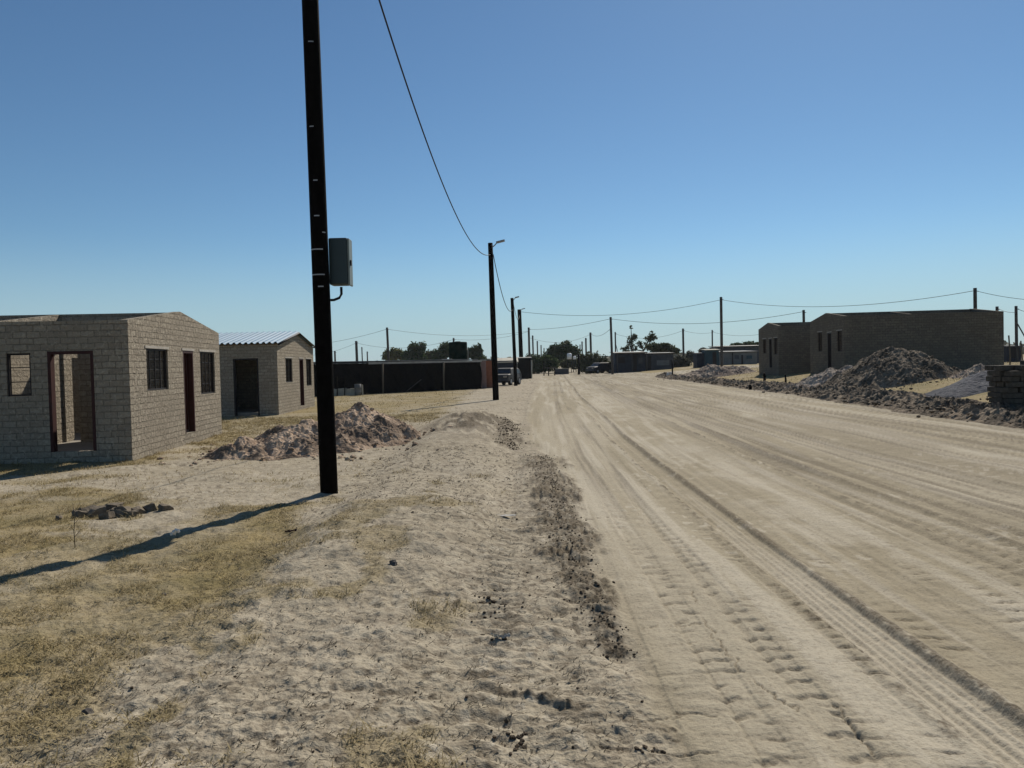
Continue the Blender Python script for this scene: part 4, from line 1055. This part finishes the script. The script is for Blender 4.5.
tree('low rounded olive bush above the dark grey shack', 660, 112, 342, [(-5, 348, 8, 5), (5, 348, 9, 5), (14, 351, 6, 4)], 'leafo', 2200, .19, 11, name='bush', group='bushes behind the shacks')
tree('grey scrubby bush right of the dark grey shack', 680, 104, 354, [(-2, 361, 6, 6), (4, 363, 6, 6), (-4, 367, 6, 4)], 'leafg', 1500, .16, 12, name='bush', group='bushes behind the shacks')
tree('pale wispy scrub left of the low purple grey shed', 692, 112, 350, [(-2, 357, 5, 6), (4, 359, 5, 5), (-6, 362, 5, 4)], 'leafg', 900, .2, 13, name='bush', group='bushes behind the shacks')
tree('pale scrub behind the teal shed roof', 704, 125, 348, [(0, 352, 6, 4), (6, 354, 6, 4)], 'leafg', 700, .22, 14, name='bush', group='bushes behind the shacks')
tree('dark tree behind the buildings right of the tall dark pole', 738, 130, 342, [(-10, 350, 6, 4), (0, 347, 8, 4), (12, 346, 9, 4), (22, 346, 8, 4)], 'leaf', 2200, .25, 15)
def far_bush():
    V = []; rr = np.random.default_rng(5); n = 26000
    a = rr.uniform(-60, 60, n); d = rr.uniform(300, 420, n); 
    hh = 2.2+3.2*fbm(a*.9, d*0, 700, 4)
    z = rr.random(n)*hh; x = d*np.sin(np.radians(a)); y = d*np.cos(np.radians(a))
    P = np.stack([x, y, z+base_z(x, y)*0+.0+.85*ss(30, 60, x)], 1)
    q = rr.normal(size=(n, 3)); q /= np.linalg.norm(q, axis=1)[:, None]; b_ = np.cross(q, rr.normal(size=(n, 3))); b_ /= np.linalg.norm(b_, axis=1)[:, None]
    s = rr.uniform(.5, 1.3, n)[:, None]
    V = np.stack([P-q*s, P+b_*s*.6, P+q*s, P-b_*s*.6], 1).reshape(-1, 3)
    o = mesh_np('far_bushland', V, np.arange(4*n).reshape(-1, 4), M['leafg'])
    tag(o, 'low hazy bushland along the horizon', 'bushland', kind='stuff')
far_bush()

# ------------------------------------------------------------------ right edge: stacked bricks
def rounded_block(name, d, m):
    mb = MB(); mb.box((0, 0, d[2]/2), d, None, .012)
    o = mb.build(name, m); return o
def stack(px, Y, nx, ny, nz, seed, label, group):
    rr = random.Random(seed); c = at(px, 400, Y); zb = gz(c[0], Y)
    proto = None
    bx, by, bz = .235, .235, .112
    for k in range(nz):
        for j in range(ny):
            for i in range(nx):
                if k == nz-1 and rr.random() < .4: continue
                if proto is None: o = proto = rounded_block('cement_block', (bx-.01, by-.01, bz-.008), M['block'])
                else: o = proto.copy(); COL.objects.link(o)
                o.location = (c[0]+(i-(nx-1)/2)*bx+rr.uniform(-.02, .02)*(1+k*.25), Y+j*by+rr.uniform(-.02, .02)*(1+k*.2), zb-.03+k*bz)
                o.rotation_euler.z = rr.uniform(-.05, .05)
                tag(o, label, 'block', group)
M['block'] = simple('grey_cement_block', (.105, .09, .07), .95, var=.45, sc=7, bmp=.02, bsc=16)
stack(1017, 15.6, 2, 3, 9, 1, 'grey cement block in the narrower left stack at the right edge', 'cement blocks in the left stack')
stack(1043, 15.7, 2, 3, 9, 2, 'grey cement block in the wider stack cut by the right edge', 'cement blocks in the right stack')
stack(1010, 17.4, 2, 2, 6, 3, 'grey cement block in the lower stack behind the narrower left one', 'cement blocks in the rear stack')
for px, py, Y, hgt, lab in ((1009, 372, 22, 1.25, 'thin leaning fence stake left behind the stacked blocks'), (1021, 370, 23, 1.1, 'thin fence stake right behind the stacked blocks')):
    q = at(px, py, Y); h = empty('fence_stake', (q[0], Y, gz(q[0], Y))); tag(h, lab, 'stake')
    mb = MB(); mb.tube([(0, 0, -.1), (.04, 0, hgt*.5), (.02, .03, hgt)], .022, 6); mb.build('stake_shaft', M['timber'], h)
for px, Y, hh_, r_, lab in ((672.5, 62, 1.35, .06, 'thin dark stake beside the bend with a white rag at its foot'), (785.5, 35, .42, .045, 'short wooden peg in the grass before the farther brick house'), (764.5, 40, .4, .07, 'stubby dark stump at the corner of the farther brick house'), (750, 33, .2, .07, 'small dark stump in the grass near the road edge')):
    q = at(px, 380, Y); h = empty('wooden_peg', (q[0], Y, gz(q[0], Y))); tag(h, lab, 'peg')
    mb = MB(); mb.tube([(0, 0, -.1), (.01, 0, hh_*.5), (-.01, 0, hh_)], [r_*1.1, r_, r_*.8], 8); mb.build('peg_shaft', M['pole'], h)
    mb = MB(); mb.tube([(-.01, 0, hh_), (-.012, 0, hh_+.02)], [r_*.8, r_*.5], 8); mb.build('peg_top', M['timber'], h)

# ------------------------------------------------------------------ rubble, stones, litter on the near ground
def zt_(x, y): return gz(x, y)+float(relief(np.array([float(x)]), np.array([float(y)]), np.array([.012+y*y/1232]))[0][0])
def chunk(name, x, y, s, m, label, cat, group=None, seed=0, boxy=True, lift=.25):
    rr = random.Random(seed)
    bm = bmesh.new(); bmesh.ops.create_cube(bm, size=1)
    bmesh.ops.subdivide_edges(bm, edges=bm.edges, cuts=2, use_grid_fill=True)
    for v in bm.verts:
        if not boxy: v.co = v.co.lerp(v.co.normalized()*.6, .7)
        v.co.x *= s*rr.uniform(.95, 1.05)*1.3; v.co.y *= s*.9; v.co.z *= s*(.75 if boxy else .7)
        v.co += Vector((rr.gauss(0, .05), rr.gauss(0, .05), rr.gauss(0, .05)))*s*(.8 if boxy else 1.5)
    # break one corner away
    nrm = Vector((rr.uniform(-1, 1), rr.uniform(-1, 1), rr.uniform(.3, 1))).normalized()
    bmesh.ops.bisect_plane(bm, geom=bm.verts[:]+bm.edges[:]+bm.faces[:], plane_co=nrm*s*.38, plane_no=nrm, clear_outer=True)
    bmesh.ops.holes_fill(bm, edges=bm.edges)
    me = bpy.data.meshes.new(name); bm.to_mesh(me); bm.free(); me.materials.append(m)
    o = bpy.data.objects.new(name, me); COL.objects.link(o)
    o.location = (x, y, zt_(x, y)+s*lift); o.rotation_euler = (rr.uniform(-.3, .3), rr.uniform(-.3, .3), rr.uniform(0, 3.1))
    return tag(o, label, cat, group)
bits = [(60, 519, .05, 'smallest brick lump at the left end of the rubble row'), (80, 517, .09, 'long low brick piece near the left end of the rubble row'), (88, 512, .10, 'dark brick piece leaning left in the rubble row'),
        (96, 516, .10, 'pale faced brick piece left of the rubble row middle'), (104, 511, .09, 'upright brick piece left of the rubble row middle'), (107, 518, .08, 'low front brick piece in the middle of the rubble row'),
        (115, 510, .10, 'tall light topped brick piece at the rubble row middle'), (118, 516, .09, 'dark brick piece just right of the rubble row middle'), (125, 513, .10, 'square brick piece right of the rubble row middle'),
        (131, 516, .08, 'small dark brick piece in the right half of the rubble row'), (139, 513, .08, 'pale brick lump in the right half of the rubble row'), (150, 511, .09, 'separate brown brick piece right of the rubble row'),
        (166, 511, .08, 'last brown brick piece at the right end of the rubble row'), (111, 514, .07, 'half buried brick bit behind the middle of the rubble row')]
for i, (px, py, s, lab) in enumerate(bits):
    q = gnd(px, py, .0); chunk('broken_brick', q[0], q[1], s*1.35, M['brickbit'], lab, 'broken brick', 'broken bricks lying in the dry grass', i+3)
for i, (px, py, s, lab) in enumerate([(394, 573, .05, 'dark pointed stone on the sandy verge'), (164, 588, .03, 'small dark stone in the dry grass below the pole shadow'), (88, 709, .04, 'dark stone where grass meets sand, lower left')]):
    q = gnd(px, py, .05); chunk('stone', q[0], q[1], s, M['stone'], lab, 'stone', None, 40+i, False)
def scrap(name, px, py, w, l, m, label, seed, ang=0., hgt=.015):
    q = gnd(px, py, .04); rr = np.random.default_rng(seed); n = 9
    X, Y = np.meshgrid(np.linspace(-w/2, w/2, n), np.linspace(-l/2, l/2, n))
    Z = rr.random((n, n))*hgt+hgt*1.2*vn(X*40, Y*40, seed)
    X = X*(1+.3*(vn(Y*25, X*5, seed)-.5)); V = np.stack([X, Y, Z], -1).reshape(-1, 3)
    V2 = V-[0, 0, .002]; idx = np.arange(n*n).reshape(n, n)
    Q = np.stack([idx[:-1, :-1], idx[:-1, 1:], idx[1:, 1:], idx[1:, :-1]], -1).reshape(-1, 4)
    rim = np.concatenate([idx[0, :], idx[1:, -1], idx[-1, -2::-1], idx[-2:0:-1, 0]]); rn = np.roll(rim, -1)
    Qr = np.stack([rim, rn, rn+n*n, rim+n*n], 1)
    o = mesh_np(name, np.concatenate([V, V2]), np.concatenate([Q, Q[:, ::-1]+n*n, Qr]), m, False)
    o.location = (q[0], q[1], zt_(q[0], q[1])+.008); o.rotation_euler.z = ang
    return tag(o, label, 'litter')
scrap('plastic_scrap', 175, 535, .07, .06, M['bright'], 'bright white plastic scrap in the grass beside the pole shadow', 1, hgt=.05)
scrap('plastic_strip', 505, 514.5, .22, .07, M['sheetpale'], 'long pale plastic strip lying across the verge track', 2, .03, .006)
scrap('paper_scrap', 503, 633, .09, .03, M['sheetpale'], 'pale flat scrap on the verge below the dark clods', 3, .1)
scrap('red_scrap', 291, 531, .12, .04, M['red'], 'dull red scrap on the sand left of the near pole', 4, .2)
scrap('paper_scrap', 495, 634, .0501, .03, M['white'], 'tiny white scrap on the verge track', 5)
q = at(669, 371, 61); h = scrap('cloth_rag', 575, 500, .35, .3, M['bright'], 'white rag on the ground by the thin dark stake', 6, 0, .25); h.location = (q[0], 61, gz(q[0], 61)+.02)
# dead weed stalk left
q = gnd(75, 547, .0)
mb = MB(); mb.tube([(0, 0, -.02), (-.004, 0, .15), (.003, .01, .30), (-.006, 0, .42)], [.004, .0035, .003, .0015], 5)
for z_, a, l in ((.10, .5, .06), (.16, 2.6, .05), (.22, .2, .05), (.28, 3.0, .04), (.05, 2.9, .07), (.33, .6, .03)):
    mb.tube([(0, 0, z_), (math.cos(a)*l*.6, 0, z_+l*.6), (math.cos(a)*l, .01, z_+l*1.2)], [.0025, .002, .001], 4)
o = mb.build('dead_weed', M['twig']); o.location = (q[0], q[1], zt_(q[0], q[1])); tag(o, 'tall thin dead weed stalk in front of the brick rubble', 'plant')

# ------------------------------------------------------------------ dusty air
m = bpy.data.materials.new('dusty_air'); m.use_nodes = True; nt = m.node_tree; nt.nodes.remove(nt.nodes['Principled BSDF'])
pv = nt.nodes.new('ShaderNodeVolumePrincipled'); pv.inputs['Color'].default_value = (.86, .9, .95, 1); pv.inputs['Density'].default_value = .00016; pv.inputs['Anisotropy'].default_value = .2
nt.links.new(pv.outputs[0], nt.nodes['Material Output'].inputs['Volume'])
mb = MB(); mb.box((0, 0, 5.5), (5600, 5600, 14.6)); hzo = mb.build('haze', m); tag(hzo, 'thin pale dusty air over the whole settlement', 'haze', kind='stuff')

# ------------------------------------------------------------------ light, sky, camera
AZ, EL = 23.5, 42.0
w = bpy.data.worlds.new('World'); S.world = w; w.use_nodes = True; nt = w.node_tree
sky = nt.nodes.new('ShaderNodeTexSky'); sky.sky_type = 'NISHITA'; sky.sun_disc = False
sky.sun_elevation = R(EL); sky.sun_rotation = R(AZ); sky.altitude = 900; sky.air_density = 1.0; sky.dust_density = .25; sky.ozone_density = 2.5
bg = nt.nodes['Background']; bg.inputs['Strength'].default_value = .077
hs = nt.nodes.new('ShaderNodeHueSaturation'); hs.inputs['Saturation'].default_value = 1.02; nt.links.new(sky.outputs[0], hs.inputs['Color'])
tn = nt.nodes.new('ShaderNodeMix'); tn.data_type = 'RGBA'; tn.blend_type = 'MULTIPLY'; tn.inputs[0].default_value = 1; tn.inputs[7].default_value = (.735, .87, .89, 1)
nt.links.new(hs.outputs[0], tn.inputs[6]); 
gm = nt.nodes.new('ShaderNodeGamma'); gm.inputs['Gamma'].default_value = 1.08; nt.links.new(tn.outputs[2], gm.inputs['Color'])
wc = nt.nodes.new('ShaderNodeTexCoord'); sx_ = nt.nodes.new('ShaderNodeSeparateXYZ'); nt.links.new(wc.outputs['Generated'], sx_.inputs[0])
mr = nt.nodes.new('ShaderNodeMapRange'); mr.interpolation_type = 'SMOOTHSTEP'; nt.links.new(sx_.outputs['Z'], mr.inputs[0])
for i_, v_ in ((1, 0.), (2, .17), (3, .78), (4, 0.)): mr.inputs[i_].default_value = v_
hz = nt.nodes.new('ShaderNodeMix'); hz.data_type = 'RGBA'; nt.links.new(mr.outputs[0], hz.inputs[0]); nt.links.new(gm.outputs[0], hz.inputs[6]); hz.inputs[7].default_value = (4.8, 6.55, 7.7, 1)   # dusty air low over the horizon
nt.links.new(hz.outputs[2], bg.inputs['Color'])
ld = bpy.data.lights.new('sun', 'SUN'); ld.energy = 4.95; ld.angle = R(.53); ld.color = (1., .925, .81)
lo = bpy.data.objects.new('sun', ld); COL.objects.link(lo)
sd = Vector((math.sin(R(AZ))*math.cos(R(EL)), math.cos(R(AZ))*math.cos(R(EL)), math.sin(R(EL))))
lo.rotation_euler = sd.to_track_quat('Z', 'Y').to_euler()
cam = bpy.data.cameras.new('camera'); co = bpy.data.objects.new('camera', cam); COL.objects.link(co); S.camera = co
cam.sensor_fit = 'HORIZONTAL'; cam.sensor_width = 36; cam.lens = F/1024*36; cam.clip_end = 20000; cam.clip_start = .05
mw = Matrix(((_r[0], _u[0], -_f[0], 0), (_r[1], _u[1], -_f[1], 0), (_r[2], _u[2], -_f[2], CZ), (0, 0, 0, 1)))
co.matrix_world = mw
vs = S.view_settings; vs.view_transform = 'Standard'; vs.look = 'None'; vs.gamma = 1; vs.exposure = 0; vs.use_curve_mapping = False
S.cycles.max_bounces = 5; S.cycles.use_denoising = True
